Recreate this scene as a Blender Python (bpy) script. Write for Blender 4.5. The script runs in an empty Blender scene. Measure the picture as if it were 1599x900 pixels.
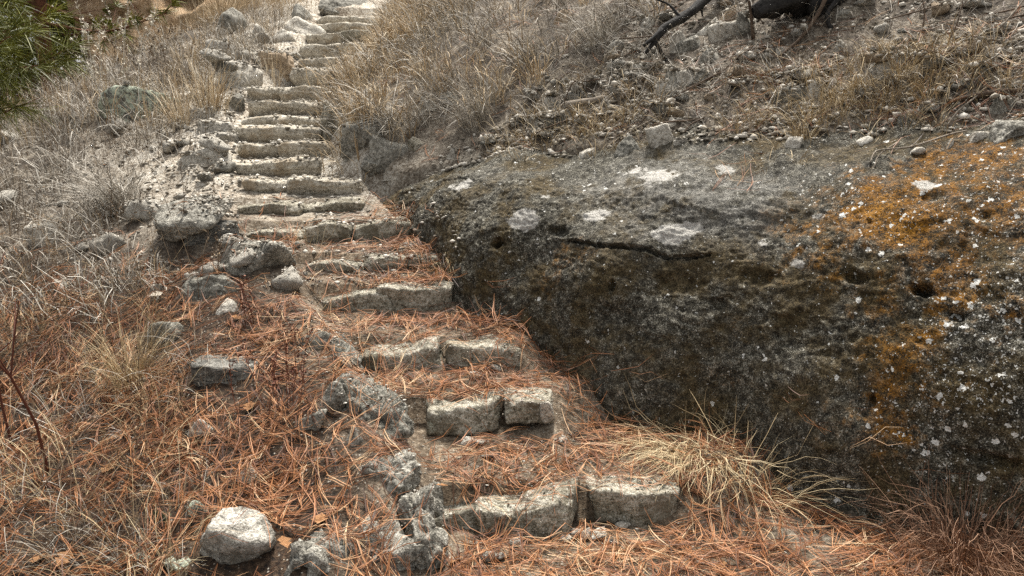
import bpy, bmesh, math, random
import numpy as np
from math import radians, sin, cos, pi

# ------------------------------------------------------------------ camera, sky, sun, exposure
sc = bpy.context.scene
COL = sc.collection
EYE, PITCH, FPX, IW, IH = 1.6, radians(12.0), 1200.0, 1599.0, 900.0
cd = bpy.data.cameras.new('camera'); cam = bpy.data.objects.new('camera', cd); COL.objects.link(cam)
cam.location = (0, 0, EYE); cam.rotation_euler = (pi / 2 - PITCH, 0, 0)
cd.sensor_width = 36.0; cd.lens = 36.0 * FPX / IW; cd.clip_start = 0.05; cd.clip_end = 2000
sc.camera = cam
SUN_EL, SUN_AZ = radians(64), radians(8)          # azimuth measured from +Y towards +X
w = bpy.data.worlds.new('World'); sc.world = w; w.use_nodes = True
nt = w.node_tree; nt.nodes.clear()
sky = nt.nodes.new('ShaderNodeTexSky'); sky.sky_type = 'NISHITA'; sky.sun_disc = False
sky.sun_elevation = SUN_EL; sky.sun_rotation = SUN_AZ; sky.dust_density = 4.0; sky.air_density = 1.0; sky.ozone_density = 1.0
hs = nt.nodes.new('ShaderNodeHueSaturation'); hs.inputs['Saturation'].default_value = 0.08   # overcast: a greyer sky
bg = nt.nodes.new('ShaderNodeBackground'); bg.inputs['Strength'].default_value = 0.05
wo = nt.nodes.new('ShaderNodeOutputWorld')
nt.links.new(sky.outputs[0], hs.inputs['Color']); nt.links.new(hs.outputs[0], bg.inputs['Color']); nt.links.new(bg.outputs[0], wo.inputs['Surface'])
sl = bpy.data.lights.new('sun', 'SUN'); so = bpy.data.objects.new('sun', sl); COL.objects.link(so)
sl.energy = 1.5; sl.angle = radians(12); sl.color = (1.0, 0.95, 0.87)
so.rotation_euler = (pi / 2 - SUN_EL, 0, pi - SUN_AZ)
so.location = (0, 0, 12)
sc.view_settings.view_transform = 'Standard'; sc.view_settings.look = 'None'
sc.view_settings.exposure = 2.35; sc.view_settings.gamma = 1.0; sc.view_settings.use_curve_mapping = False
sc.render.engine = 'CYCLES'
sc.cycles.use_denoising = False; sc.cycles.use_adaptive_sampling = False; sc.render.filter_size = 1.1
sc.cycles.max_bounces = 4; sc.cycles.diffuse_bounces = 1; sc.cycles.glossy_bounces = 1; sc.cycles.transparent_max_bounces = 4

RNG = np.random.default_rng(7)

# ------------------------------------------------------------------ maths helpers
def sstep(a, b, x):
    t = np.clip((x - a) / (b - a), 0, 1); return t * t * (3 - 2 * t)

_perm = np.random.default_rng(3).permutation(256); _perm = np.concatenate([_perm, _perm, _perm])
_g = np.random.default_rng(4).normal(size=(256, 3)); _g /= np.linalg.norm(_g, axis=1)[:, None]
def perlin(p):
    p = np.asarray(p, float); i = np.floor(p).astype(int); f = p - i; i &= 255
    u = f * f * f * (f * (f * 6 - 15) + 10)
    out = 0
    for dx in (0, 1):
        for dy in (0, 1):
            for dz in (0, 1):
                h = _perm[_perm[_perm[(i[:, 0] + dx) & 255] + ((i[:, 1] + dy) & 255)] + ((i[:, 2] + dz) & 255)]
                d = ((f - (dx, dy, dz)) * _g[h]).sum(1)
                wt = (u[:, 0] if dx else 1 - u[:, 0]) * (u[:, 1] if dy else 1 - u[:, 1]) * (u[:, 2] if dz else 1 - u[:, 2])
                out = out + wt * d
    return out * 1.6
def fbm(p, octv=4, gain=0.5, lac=2.03, ridge=False):
    s = 0; a = 1.0; p = np.asarray(p, float)
    for _ in range(octv):
        n = perlin(p)
        s = s + a * ((1 - 2 * np.abs(n)) if ridge else n); p = p * lac + 17.3; a *= gain
    return s
def noise2(x, y, f, seed=0.0, octv=3):
    return fbm(np.stack([np.ravel(x) * f, np.ravel(y) * f, np.full(np.size(x), seed)], 1), octv).reshape(np.shape(x))

def px(u, v, Y):
    """world point at distance Y ahead of the camera's standpoint along the sight line of a photo point"""
    a = (u - IW / 2) / FPX; b = (IH / 2 - v) / FPX
    dy = cos(PITCH) + b * sin(PITCH); dz = -sin(PITCH) + b * cos(PITCH)
    t = Y / dy
    return np.array([a * t, Y, EYE + dz * t])

# ------------------------------------------------------------------ mesh helpers
def new_mesh(name, V, F, smooth=True):
    V = np.ascontiguousarray(V, np.float32).reshape(-1, 3)
    me = bpy.data.meshes.new(name)
    F = np.asarray(F, np.int32); n, k = F.shape
    me.vertices.add(len(V)); me.vertices.foreach_set('co', V.ravel())
    me.loops.add(n * k); me.loops.foreach_set('vertex_index', F.ravel())
    me.polygons.add(n); me.polygons.foreach_set('loop_start', np.arange(0, n * k, k, dtype=np.int32))
    if smooth: me.polygons.foreach_set('use_smooth', np.ones(n, bool))
    me.update(calc_edges=True)
    return me
def attr(me, name, vals):
    a = me.attributes.new(name, 'FLOAT', 'POINT'); a.data.foreach_set('value', np.asarray(vals, np.float32).ravel())
def link(name, me, mat=None, parent=None, loc=None, rot=None):
    o = bpy.data.objects.new(name, me); COL.objects.link(o)
    if mat is not None and me is not None and not me.materials: me.materials.append(mat)
    if parent is not None: o.parent = parent
    if loc is not None: o.location = [float(c) for c in loc]
    if rot is not None: o.rotation_euler = rot
    return o
def tag(o, label=None, cat=None, group=None, kind=None):
    if label: o['label'] = label
    if cat: o['category'] = cat
    if group: o['group'] = group
    if kind or cat: o['kind'] = kind or 'thing'
    return o
def grid_faces(nu, nv):
    a = np.arange(nu * nv).reshape(nu, nv)
    return np.stack([a[:-1, :-1], a[1:, :-1], a[1:, 1:], a[:-1, 1:]], -1).reshape(-1, 4)

def ribbons(P, W, S):
    """P (n,k,3) centre lines, W (n,k) half widths, S (n,3) side vectors -> verts, quads"""
    n, k, _ = P.shape
    off = S[:, None, :] * W[:, :, None]
    V = np.stack([P - off, P + off], 2).reshape(-1, 3)
    b = (np.arange(n) * k * 2)[:, None] + (np.arange(k - 1) * 2)[None, :]
    F = np.stack([b, b + 1, b + 3, b + 2], -1).reshape(-1, 4)
    return V, F

def tube(pts, rad, sides=8, seed=0, rough=0.12, sub=1, cap=True):
    pts = np.asarray(pts, float); rad = np.asarray(rad, float)
    if sub > 1:
        t = np.linspace(0, len(pts) - 1, (len(pts) - 1) * sub + 1)
        # Catmull-Rom
        P = np.vstack([2 * pts[0] - pts[1], pts, 2 * pts[-1] - pts[-2]])
        i = np.minimum(t.astype(int), len(pts) - 2); f = (t - i)[:, None]
        p0, p1, p2, p3 = P[i], P[i + 1], P[i + 2], P[i + 3]
        q = 0.5 * (2 * p1 + (p2 - p0) * f + (2 * p0 - 5 * p1 + 4 * p2 - p3) * f ** 2 + (3 * p1 - p0 - 3 * p2 + p3) * f ** 3)
        rad = np.interp(t, np.arange(len(rad)), rad); pts = q
    n = len(pts)
    tan = np.gradient(pts, axis=0); tan /= np.linalg.norm(tan, axis=1)[:, None] + 1e-9
    ref = np.array([0.31, 0.2, 0.93]) if abs(tan[0][2]) < 0.8 else np.array([1.0, 0.1, 0])
    a = np.cross(tan, ref); a /= np.linalg.norm(a, axis=1)[:, None] + 1e-9
    b = np.cross(tan, a)
    th = np.linspace(0, 2 * pi, sides, endpoint=False)
    R = np.repeat(rad[:, None], sides, 1) if rough == 0 else rad[:, None] * (1 + rough * perlin(np.stack([np.repeat(np.arange(n) * 0.7, sides) + seed * 9.1, np.tile(np.cos(th) * 1.5, n), np.tile(np.sin(th) * 1.5, n)], 1)).reshape(n, sides) * 2)
    V = pts[:, None, :] + R[:, :, None] * (np.cos(th)[None, :, None] * a[:, None, :] + np.sin(th)[None, :, None] * b[:, None, :])
    idx = np.arange(n * sides).reshape(n, sides); nx = np.roll(idx, -1, 1)
    F = np.stack([idx[:-1], nx[:-1], nx[1:], idx[1:]], -1).reshape(-1, 4)
    V = V.reshape(-1, 3)
    if cap:
        c0, c1 = len(V), len(V) + 1
        V = np.vstack([V, pts[0], pts[-1]])
        r0, r1 = idx[0], idx[-1]
        F = np.vstack([F, np.stack([np.full(sides, c0), np.roll(r0, -1), r0, r0], -1), np.stack([np.full(sides, c1), r1, np.roll(r1, -1), np.roll(r1, -1)], -1)])
        # degenerate quads -> keep as quads would warn: rebuild as separate tri-free fan by pairing
        F = F[: (n - 1) * sides]
        half = sides // 2
        e0 = [[r0[i], r0[(sides - 1 - i)], r0[(sides - 2 - i)], r0[i + 1]] for i in range(half - 1)]
        e1 = [[r1[i], r1[i + 1], r1[(sides - 2 - i)], r1[(sides - 1 - i)]] for i in range(half - 1)]
        F = np.vstack([F, np.array(e0 + e1)]) if half > 1 else F
        V = V[:-2]
    return V, F
def join(parts):
    Vs, Fs, o = [], [], 0
    for V, F in parts:
        Vs.append(V); Fs.append(F + o); o += len(V)
    return np.vstack(Vs), np.vstack(Fs)

_ico = {}
def ico(s):
    if s not in _ico:
        bm = bmesh.new(); bmesh.ops.create_icosphere(bm, subdivisions=s, radius=1.0)
        V = np.array([v.co[:] for v in bm.verts]); F = np.array([[v.index for v in f.verts] for f in bm.faces]); bm.free()
        V /= np.linalg.norm(V, axis=1)[:, None]
        _ico[s] = (V, F)
    return _ico[s]

def rock_verts(dims, seed, sub=4, style='angular', rough=0.06):
    r = np.random.default_rng(seed)
    P, F = ico(sub)
    def rdirs(k):
        d = r.normal(size=(k, 3)); return d / np.linalg.norm(d, axis=1)[:, None]
    ax = np.vstack([np.eye(3), -np.eye(3)])
    if style == 'round':
        N = rdirs(12); D = r.uniform(0.86, 1.05, 12); m = 9
    elif style == 'angular':
        N = rdirs(15); D = r.uniform(0.62, 0.98, 15); m = 22
    elif style == 'slab':
        N = np.vstack([ax + r.normal(size=(6, 3)) * 0.12, rdirs(9)]); N /= np.linalg.norm(N, axis=1)[:, None]
        D = np.concatenate([np.full(6, 0.85), r.uniform(0.9, 1.12, 9)]); m = 18
    else:  # box: dressed step stone
        N = np.vstack([ax + r.normal(size=(6, 3)) * 0.06, rdirs(10)]); N /= np.linalg.norm(N, axis=1)[:, None]
        D = np.concatenate([np.full(6, 0.80), r.uniform(0.95, 1.2, 10)]); m = 17
    A = np.maximum(P @ N.T / D[None, :], 1e-6)
    R = 1.0 / (np.power(A, m).sum(1) ** (1.0 / m))
    V = P * R[:, None]
    ext = V.max(0) - V.min(0); V = (V - (V.max(0) + V.min(0)) / 2) / ext * np.asarray(dims)
    s = float(np.mean(sorted(dims)[:2]))
    q = V / s + seed * 3.7
    d = fbm(q * 1.3, 3) * 0.9 + fbm(q * 4.5, 3, ridge=True) * 0.28 - 0.1
    if sub >= 5: d = d + fbm(q * 16, 3) * 0.16 + np.minimum(fbm(q * 9 + 40, 2), 0) * 0.35
    nrm = V / (np.asarray(dims) ** 1.2)[None, :]; nrm /= np.linalg.norm(nrm, axis=1)[:, None] + 1e-9
    V = V + nrm * (d * rough * s)[:, None]
    lo, hi = V.min(0), V.max(0)
    return (V - (lo + hi) / 2) / (hi - lo) * np.asarray(dims), F

# ------------------------------------------------------------------ materials
class NB:
    def __init__(s, name):
        s.m = bpy.data.materials.new(name); s.m.use_nodes = True; s.t = s.m.node_tree
        s.b = s.t.nodes['Principled BSDF']; s.b.inputs['Roughness'].default_value = 0.9
        s.b.inputs['Specular IOR Level'].default_value = 0.25
    def n(s, typ, **kw):
        nd = s.t.nodes.new(typ)
        for k, v in kw.items(): setattr(nd, k, v)
        return nd
    def l(s, a, b): s.t.links.new(a, b)
    def val(s, sock, v):
        if hasattr(v, 'is_linked') or isinstance(v, bpy.types.NodeSocket): s.l(v, sock)
        else: sock.default_value = v
    def coords(s, rnd=True):
        tc = s.n('ShaderNodeTexCoord'); out = tc.outputs['Object']
        if rnd:
            oi = s.n('ShaderNodeObjectInfo'); vm = s.n('ShaderNodeVectorMath', operation='MULTIPLY_ADD')
            vm.inputs[1].default_value = (41.0, 23.0, 67.0)
            s.l(oi.outputs['Random'], vm.inputs[0]); s.l(out, vm.inputs[2]); out = vm.outputs[0]
        return out
    def noise(s, vec, scale, detail=6, rough=0.6, dist=0.0):
        t = s.n('ShaderNodeTexNoise'); s.l(vec, t.inputs['Vector'])
        t.inputs['Scale'].default_value = scale; t.inputs['Detail'].default_value = detail; t.inputs['Roughness'].default_value = rough
        t.inputs['Distortion'].default_value = dist
        return t.outputs['Fac']
    def voro(s, vec, scale, feature='F1', rnd=1.0, out='Distance'):
        t = s.n('ShaderNodeTexVoronoi', feature=feature); s.l(vec, t.inputs['Vector']); t.inputs['Scale'].default_value = scale
        t.inputs['Randomness'].default_value = rnd
        return t.outputs[out]
    def ramp(s, fac, stops, interp='LINEAR'):
        r = s.n('ShaderNodeValToRGB'); cr = r.color_ramp; cr.interpolation = interp
        while len(cr.elements) < len(stops): cr.elements.new(0.5)
        for e, (p, c) in zip(cr.elements, stops):
            e.position = p; e.color = (*c, 1) if hasattr(c, '__len__') else (c, c, c, 1)
        s.l(fac, r.inputs['Fac']); return r.outputs['Color']
    def mix(s, fac, a, b, mode='MIX'):
        m = s.n('ShaderNodeMix', data_type='RGBA', blend_type=mode)
        for sock, v in ((m.inputs[0], fac), (m.inputs[6], a), (m.inputs[7], b)):
            if isinstance(v, bpy.types.NodeSocket): s.l(v, sock)
            elif hasattr(v, '__len__'): sock.default_value = (*v, 1)
            else: sock.default_value = v
        return m.outputs[2]
    def math(s, op, a, b=0.0, c=0.0, clamp=False):
        m = s.n('ShaderNodeMath', operation=op, use_clamp=clamp)
        for sock, v in zip(m.inputs, (a, b, c)):
            if isinstance(v, bpy.types.NodeSocket): s.l(v, sock)
            else: sock.default_value = v
        return m.outputs[0]
    def attr(s, name):
        a = s.n('ShaderNodeAttribute', attribute_name=name); return a.outputs['Fac']
    def rng(s, x, a, b, c=0.0, d=1.0):
        m = s.n('ShaderNodeMapRange', interpolation_type='SMOOTHSTEP'); s.l(x, m.inputs[0])
        for i, v in enumerate((a, b, c, d)): m.inputs[i + 1].default_value = v
        return m.outputs[0]
    def bump(s, h, dist, strength=1.0, prev=None):
        b = s.n('ShaderNodeBump'); b.inputs['Distance'].default_value = dist; b.inputs['Strength'].default_value = strength
        s.l(h, b.inputs['Height'])
        if prev is not None: s.l(prev, b.inputs['Normal'])
        return b.outputs['Normal']
    def done(s, col, nrm=None):
        if isinstance(col, bpy.types.NodeSocket): s.l(col, s.b.inputs['Base Color'])
        else: s.b.inputs['Base Color'].default_value = (*col, 1)
        if nrm is not None: s.l(nrm, s.b.inputs['Normal'])
        return s.m

def mat_stone(name, dark, mid, light, lichen=None, spots=0.5, stain=None, bumpd=0.02, layered=False):
    b = NB(name); v = b.coords()
    if layered:
        mp = b.n('ShaderNodeMapping'); mp.inputs['Scale'].default_value = (0.5, 0.5, 3.2); b.l(v, mp.inputs['Vector']); v2 = mp.outputs[0]
    else: v2 = v
    n1 = b.noise(v2, 7, 4, 0.68); n2 = b.noise(v2, 38, 4, 0.75); n3 = b.noise(v, 150, 2, 0.6)
    mixn = b.math('MULTIPLY_ADD', n2, 0.55, b.math('MULTIPLY', n1, 0.35))
    mixn = b.math('MULTIPLY_ADD', n3, 0.45, b.math('SUBTRACT', mixn, 0.175))
    c = b.ramp(mixn, [(0.37, dark), (0.50, mid), (0.63, light)])
    pit = b.rng(b.voro(v, 55), 0.0, 0.22, 0.0, 1.0)
    pitn = b.math('MAXIMUM', pit, b.rng(b.noise(v, 9, 3), 0.42, 0.55, 0.0, 1.0))
    c = b.mix(b.math('MULTIPLY', b.math('SUBTRACT', 1.0, pitn), 0.7), c, tuple(0.45 * x for x in dark))
    if stain:
        sm = b.rng(b.noise(v, 4.5, 5, 0.65), 0.50, 0.64); c = b.mix(b.math('MULTIPLY', sm, 0.75), c, stain)
    if lichen:
        lc, la = lichen
        lm = b.math('MULTIPLY', b.rng(b.noise(v, 13, 7, 0.72, 0.6), 0.66 - 0.2 * la, 0.72 - 0.2 * la), b.rng(n2, 0.36, 0.52))
        c = b.mix(lm, c, lc)
    if spots:
        vd = b.voro(v, 60); cell = b.voro(v, 60, out='Color')
        sp = b.math('MULTIPLY', b.rng(vd, 0.30, 0.20), b.rng(cell, 0.80 - 0.25 * spots, 0.88 - 0.25 * spots))
        c = b.mix(b.math('MULTIPLY', sp, 0.7), c, (0.52, 0.50, 0.45))
    h = b.math('MULTIPLY_ADD', n3, 0.22, n2)
    nr = b.bump(h, bumpd, 0.9)
    return b.done(c, nr)

M = {}
M['grey'] = mat_stone('grey_stone', (0.055, 0.051, 0.041), (0.225, 0.21, 0.175), (0.50, 0.475, 0.41), spots=0.6)
M['pale'] = mat_stone('pale_stone', (0.14, 0.122, 0.097), (0.45, 0.415, 0.35), (0.70, 0.66, 0.58), spots=0.2)
M['pale2'] = mat_stone('pale_speckled_stone', (0.06, 0.055, 0.045), (0.30, 0.28, 0.24), (0.56, 0.53, 0.47), spots=0.4, stain=(0.17, 0.155, 0.125))
M['dark'] = mat_stone('dark_stone', (0.035, 0.034, 0.028), (0.145, 0.138, 0.113), (0.36, 0.34, 0.29), spots=0.5)
M['layer'] = mat_stone('layered_stone', (0.024, 0.023, 0.02), (0.13, 0.124, 0.108), (0.30, 0.285, 0.25), spots=0.3, layered=True)
M['green'] = mat_stone('lichened_stone', (0.03, 0.031, 0.025), (0.13, 0.128, 0.105), (0.30, 0.29, 0.25), lichen=((0.44, 0.48, 0.37), 1.15), spots=0.5)
M['moss'] = mat_stone('mossy_stone', (0.012, 0.018, 0.008), (0.05, 0.058, 0.03), (0.15, 0.15, 0.10), spots=0.2)
M['step'] = mat_stone('step_stone', (0.06, 0.052, 0.034), (0.285, 0.257, 0.195), (0.60, 0.56, 0.47), lichen=((0.42, 0.415, 0.33), 0.3), spots=0.7, stain=(0.13, 0.112, 0.078))
M['steppale'] = mat_stone('pale_step_stone', (0.13, 0.108, 0.078), (0.43, 0.385, 0.305), (0.68, 0.64, 0.55), spots=0.2, stain=(0.33, 0.26, 0.175))
M['tan'] = mat_stone('tan_stone', (0.11, 0.08, 0.05), (0.36, 0.27, 0.18), (0.55, 0.45, 0.33), spots=0.0)
M['cliff'] = mat_stone('tan_cliff_rock', (0.24, 0.13, 0.06), (0.56, 0.38, 0.22), (0.72, 0.56, 0.39), spots=0.0, bumpd=0.05)

def mat_blade(name, stops, rough=0.75, tip=None):
    b = NB(name); r = b.attr('rnd'); c = b.ramp(r, stops)
    b.b.inputs['Roughness'].default_value = rough
    return b.done(c)
M['needle'] = mat_blade('pine_needle', [(0.0, (0.030, 0.010, 0.004)), (0.25, (0.105, 0.036, 0.012)), (0.5, (0.245, 0.092, 0.032)), (0.78, (0.40, 0.185, 0.078)), (1.0, (0.58, 0.42, 0.25))], 0.55)
M['straw'] = mat_blade('straw_grass', [(0, (0.22, 0.15, 0.075)), (0.5, (0.43, 0.32, 0.18)), (1, (0.60, 0.50, 0.32))])
M['sgold'] = mat_blade('short_golden_grass', [(0, (0.15, 0.10, 0.05)), (0.5, (0.38, 0.285, 0.16)), (1, (0.64, 0.54, 0.37))])
M['gold'] = mat_blade('golden_grass', [(0, (0.14, 0.088, 0.045)), (0.5, (0.48, 0.355, 0.21)), (1, (0.80, 0.70, 0.52))])
M['greyg'] = mat_blade('grey_grass', [(0, (0.065, 0.056, 0.045)), (0.5, (0.28, 0.25, 0.205)), (1, (0.72, 0.675, 0.59))])
M['brown'] = mat_blade('brown_weed', [(0, (0.035, 0.022, 0.013)), (0.5, (0.12, 0.078, 0.045)), (1, (0.33, 0.245, 0.15))])
M['redstem'] = mat_blade('red_brown_stem', [(0, (0.055, 0.016, 0.010)), (0.6, (0.12, 0.04, 0.022)), (1, (0.20, 0.085, 0.05))])
M['pine'] = mat_blade('green_pine_needle', [(0, (0.030, 0.038, 0.005)), (0.5, (0.12, 0.13, 0.014)), (1, (0.34, 0.33, 0.045))], 0.5)
M['rustweed'] = mat_blade('rust_brown_weed', [(0, (0.05, 0.025, 0.014)), (0.5, (0.17, 0.088, 0.05)), (1, (0.36, 0.22, 0.14))])
M['paleleaf'] = mat_blade('pale_seed_fluff', [(0, (0.32, 0.27, 0.20)), (0.5, (0.55, 0.50, 0.40)), (1, (0.75, 0.70, 0.58))])
def mat_wood(name, dark, light):
    b = NB(name); v = b.coords()
    n1 = b.noise(v, 14, 8, 0.7); n2 = b.noise(v, 70, 5, 0.6)
    return b.done(b.ramp(b.math('MULTIPLY_ADD', n2, 0.4, b.math('MULTIPLY', n1, 0.6)), [(0.35, dark), (0.65, light)]), b.bump(n2, 0.008, 0.9))
M['char'] = mat_wood('charred_wood', (0.003, 0.003, 0.003), (0.042, 0.038, 0.034))
M['deadwood'] = mat_wood('weathered_wood', (0.10, 0.08, 0.06), (0.34, 0.29, 0.23))
M['twig'] = mat_wood('dead_twig', (0.035, 0.022, 0.014), (0.13, 0.09, 0.06))
M['bark'] = mat_wood('pine_bark', (0.03, 0.014, 0.008), (0.24, 0.10, 0.055))
M['leaf'] = mat_wood('dry_oak_leaf', (0.30, 0.13, 0.05), (0.48, 0.27, 0.13))
M['leafpale'] = mat_wood('bleached_leaf', (0.45, 0.38, 0.29), (0.68, 0.61, 0.50))

# ------------------------------------------------------------------ the lie of the land (x right, y ahead, z up; metres)
NV = [765, 630, 530, 445, 400, 348, 312, 283, 255, 228, 200, 185, 162, 140, 108, 93, 70, 52, 38, 28]
SD = []
for v_ in NV:
    SD.append((EYE + 0.808) / (0.36 + math.tan(PITCH + math.atan((v_ - 450) / FPX))))
SD = np.array(SD); SZ = 0.36 * SD - 0.808; SZ[0] = 0.19; SZ[:4] -= (0.035, 0.022, 0.022, 0.018)
UL = [690, 650, 555, 500, 468, 375, 358, 372, 362, 366, 362, 374, 384, 384, 440, 460, 468, 480, 488, 498]
UR = [1110, 905, 830, 712, 690, 645, 590, 565, 520, 515, 500, 500, 506, 506, 512, 562, 576, 580, 582, 588]
XL = np.array([px(u, v, d)[0] for u, v, d in zip(UL, NV, SD)]); XR = np.array([px(u, v, d)[0] for u, v, d in zip(UR, NV, SD)])
def xl(y): return np.interp(y, np.concatenate([[0, 2.2], SD, [16]]), np.concatenate([[-0.25, -0.28], XL, [-2.3]]))
def xr(y): return np.interp(y, np.concatenate([[0, 2.2], SD, [16]]), np.concatenate([[2.2, 2.0], XR, [-1.3]]))
def ramp(y):
    z = 0.36 * y - 0.808
    z = np.where(y > 11.5, 0.36 * 11.5 - 0.808 + 0.30 * (y - 11.5), z)
    z = np.where(y > 26, 0.36 * 11.5 - 0.808 + 0.30 * 14.5 + 0.05 * (y - 26), z)
    return np.where(y < 1.6, -0.232 + 0.12 * (y - 1.6), z)
URS = [1060, 868, 818, 708, 690, 642, 568, 562, 505, 510, 500, 500, 506, 506, 560, 564, 576, 580, 588, 586]
XRS = np.array([px(u, v, d)[0] for u, v, d in zip(URS, NV, SD)])
def xrs(y): return np.interp(y, SD, XRS)
def soft_steps(x, y, w0, w1):
    z = np.where(y < 2.6, 0.03 * (y - 2.6), 0.0); zp = 0.0
    for i, (d, zz) in enumerate(zip(SD, SZ)):
        sh = 1.1 * np.maximum(x - 0.84, 0) if i == 0 else 1.0 * np.maximum(x - XRS[i], 0) if i < 6 else 0.0
        z = z + (zz - zp) * sstep(d + w0 + sh, d + w1 + sh, y); zp = zz
    return z
def stepped(y):
    i = np.searchsorted(SD + 0.14, y)           # 0 = in front of the first riser
    z0 = np.concatenate([[0.0], SZ]); z = z0[np.clip(i, 0, 20)]
    prev = np.concatenate([[0.0], SD + 0.14])[np.clip(i, 0, 20)]; nxt = np.concatenate([SD + 0.14, [14.0]])[np.clip(i, 0, 20)]
    f = np.clip((y - prev) / np.maximum(nxt - prev, 0.05), 0, 1)
    z = z + (0.05 + 0.03 * (i < 5)) * (f - 0.2) * (i > 0)
    z = np.where(y < 2.6, 0.03 * (y - 2.6), z)
    return np.where(y > SD[-1] + 0.5, ramp(y), z)
# the long mossy outcrop beside the steps: its foot and its upper rim, in a frame turned along it (p along, q into the hill)
EX, EN, O0 = np.array([-0.69, 0.72]), np.array([0.72, 0.69]), np.array([1.88, 2.55])
def to_pq(x, y):
    dx, dy = x - O0[0], y - O0[1]; return dx * EX[0] + dy * EX[1], dx * EN[0] + dy * EN[1]
def to_xy(p, q): return O0[0] + p * EX[0] + q * EN[0], O0[1] + p * EX[1] + q * EN[1]
BP = [-2.2, -0.6, 0.0, 0.42, 0.94, 1.2, 1.62, 2.17, 2.8, 3.6, 4.3, 4.8]
BQ = [0.05, 0.02, 0.0, -0.05, -0.13, -0.06, -0.30, -0.335, -0.40, -0.12, 0.03, 0.25]
BZ = [-0.1, -0.02, 0.0, 0.02, 0.1, 0.15, 0.19, 0.44, 0.70, 0.95, 1.12, 1.3]
def foot(p): return np.interp(p, BP, BQ), np.interp(p, BP, BZ)
def rimq(p): return np.interp(p, [-2.2, 0.47, 1.42, 2.26, 3.28, 4.23, 4.8], [1.3, 1.17, 0.92, 0.66, 0.50, 0.20, 0.28])
def hill(x, y):
    e = x - xr(y)
    up = 0.42 * np.maximum(e, 0) - 0.04 * np.maximum(e - 4, 0)
    l = xl(y) - x
    dn = -0.13 * np.maximum(l, 0) - 0.16 * np.maximum(l - 2.0, 0) - 0.22 * np.maximum(l - 4.2, 0)
    far = sstep(8.5, 13, y) * np.maximum(l - 1.6, 0) * -0.30
    return ramp(y) + up + dn + far
def rimz(p):
    x, y = to_xy(p, rimq(p)); return np.interp(p, [-2.2, 0.47, 1.42, 2.26, 3.28, 4.23, 4.8], [1.62, 1.60, 1.555, 1.475, 1.40, 1.235, 1.36])
def ground(x, y, fine=True):
    x = np.asarray(x, float); y = np.asarray(y, float)
    e = x - xr(y); l = xl(y) - x
    H = hill(x, y)
    p, q = to_pq(x, y); qb, zb = foot(p)
    e = np.where((p > -3) & (p < 4.4) & (e > 0), np.minimum(e, np.maximum(q - qb, -0.1)), e)
    H = H + 0.05 * sstep(0, 0.5, l) * sstep(5, 3, y)
    c = sstep(0.22, -0.02, np.maximum(e, l))
    c = c * sstep(12.2, 11.4, y)
    yn = y + 0.05 * noise2(x, y, 2.3, 5.0, 1)
    ws = sstep(0.04, -0.06, np.maximum(xl(y) - x, x - xrs(y)))
    st = stepped(yn) * ws + soft_steps(x, yn, -0.10, 0.24) * (1 - ws)
    G = H * (1 - c) + st * c
    # lower path in front of the first step runs right across to the outcrop
    f = sstep(2.95, 2.7, y) * sstep(0.3, -0.05, l); G = G * (1 - f) + np.minimum(st, 0.0) * f
    qr = rimq(p); zr = rimz(p)
    t = (q - qb) / np.maximum(qr - qb, 0.05)
    zone = sstep(-2.6, -2.0, p) * sstep(4.5, 4.1, p)
    under = zb - 0.25 + (zr - zb + 0.05) * np.clip(t, 0, 1) ** 1.6
    rise = hill(x, y); xr_, yr_ = to_xy(p, qr); d0 = zr - hill(xr_, yr_)
    top = rise + d0 * sstep(1.6, 0.0, q - qr) + 0.0
    a = sstep(0.0, 0.12, t); bb = sstep(0.93, 1.03, t)
    G2 = G * (1 - a) + (under * (1 - bb) + top * bb) * a
    G2 = np.where(t > 0, G2, G)
    G = G * (1 - zone) + G2 * zone
    if fine:
        G = G + 0.022 * noise2(x, y, 1.7, 1.0, 3) * (1 - 0.5 * c) + 0.010 * noise2(x, y, 9.0, 2.0, 3) + 0.05 * noise2(x, y, 0.6, 3.0, 2) * (1 - c) * sstep(0.2, 1.0, np.maximum(e, l))
        G = G + sstep(4.5, 6.5, y) * c * 0.010 * noise2(x, y, 14.0, 8.0, 3)
        G = G + sstep(4.6, 5.6, y) * sstep(1.3, 0.3, l) * sstep(-0.12, 0.12, l) * 0.05 * np.abs(noise2(x, y, 4.0, 12.0, 3)) + sstep(-0.05, 0.1, l) * sstep(5, 6, y) * sstep(1.0, 0.2, l) * (0.03 * np.round(noise2(x, y, 5.0, 14.0, 2) * 3) / 3)
    return G
def gpx(u, v, y0=1.9, y1=24.0):
    """first point where the sight line of a photo point meets the bare ground"""
    Y = np.linspace(y0, y1, 1500); a = px(u, v, 1.0) - (0, 0, EYE)
    X = a[0] * Y; Z = EYE + a[2] * Y
    k = np.argmax(Z <= ground(X, Y, False)); 
    if k == 0: k = len(Y) - 1
    return np.array([X[k], Y[k], float(ground(X[k:k + 1], Y[k:k + 1])[0])])

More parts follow.
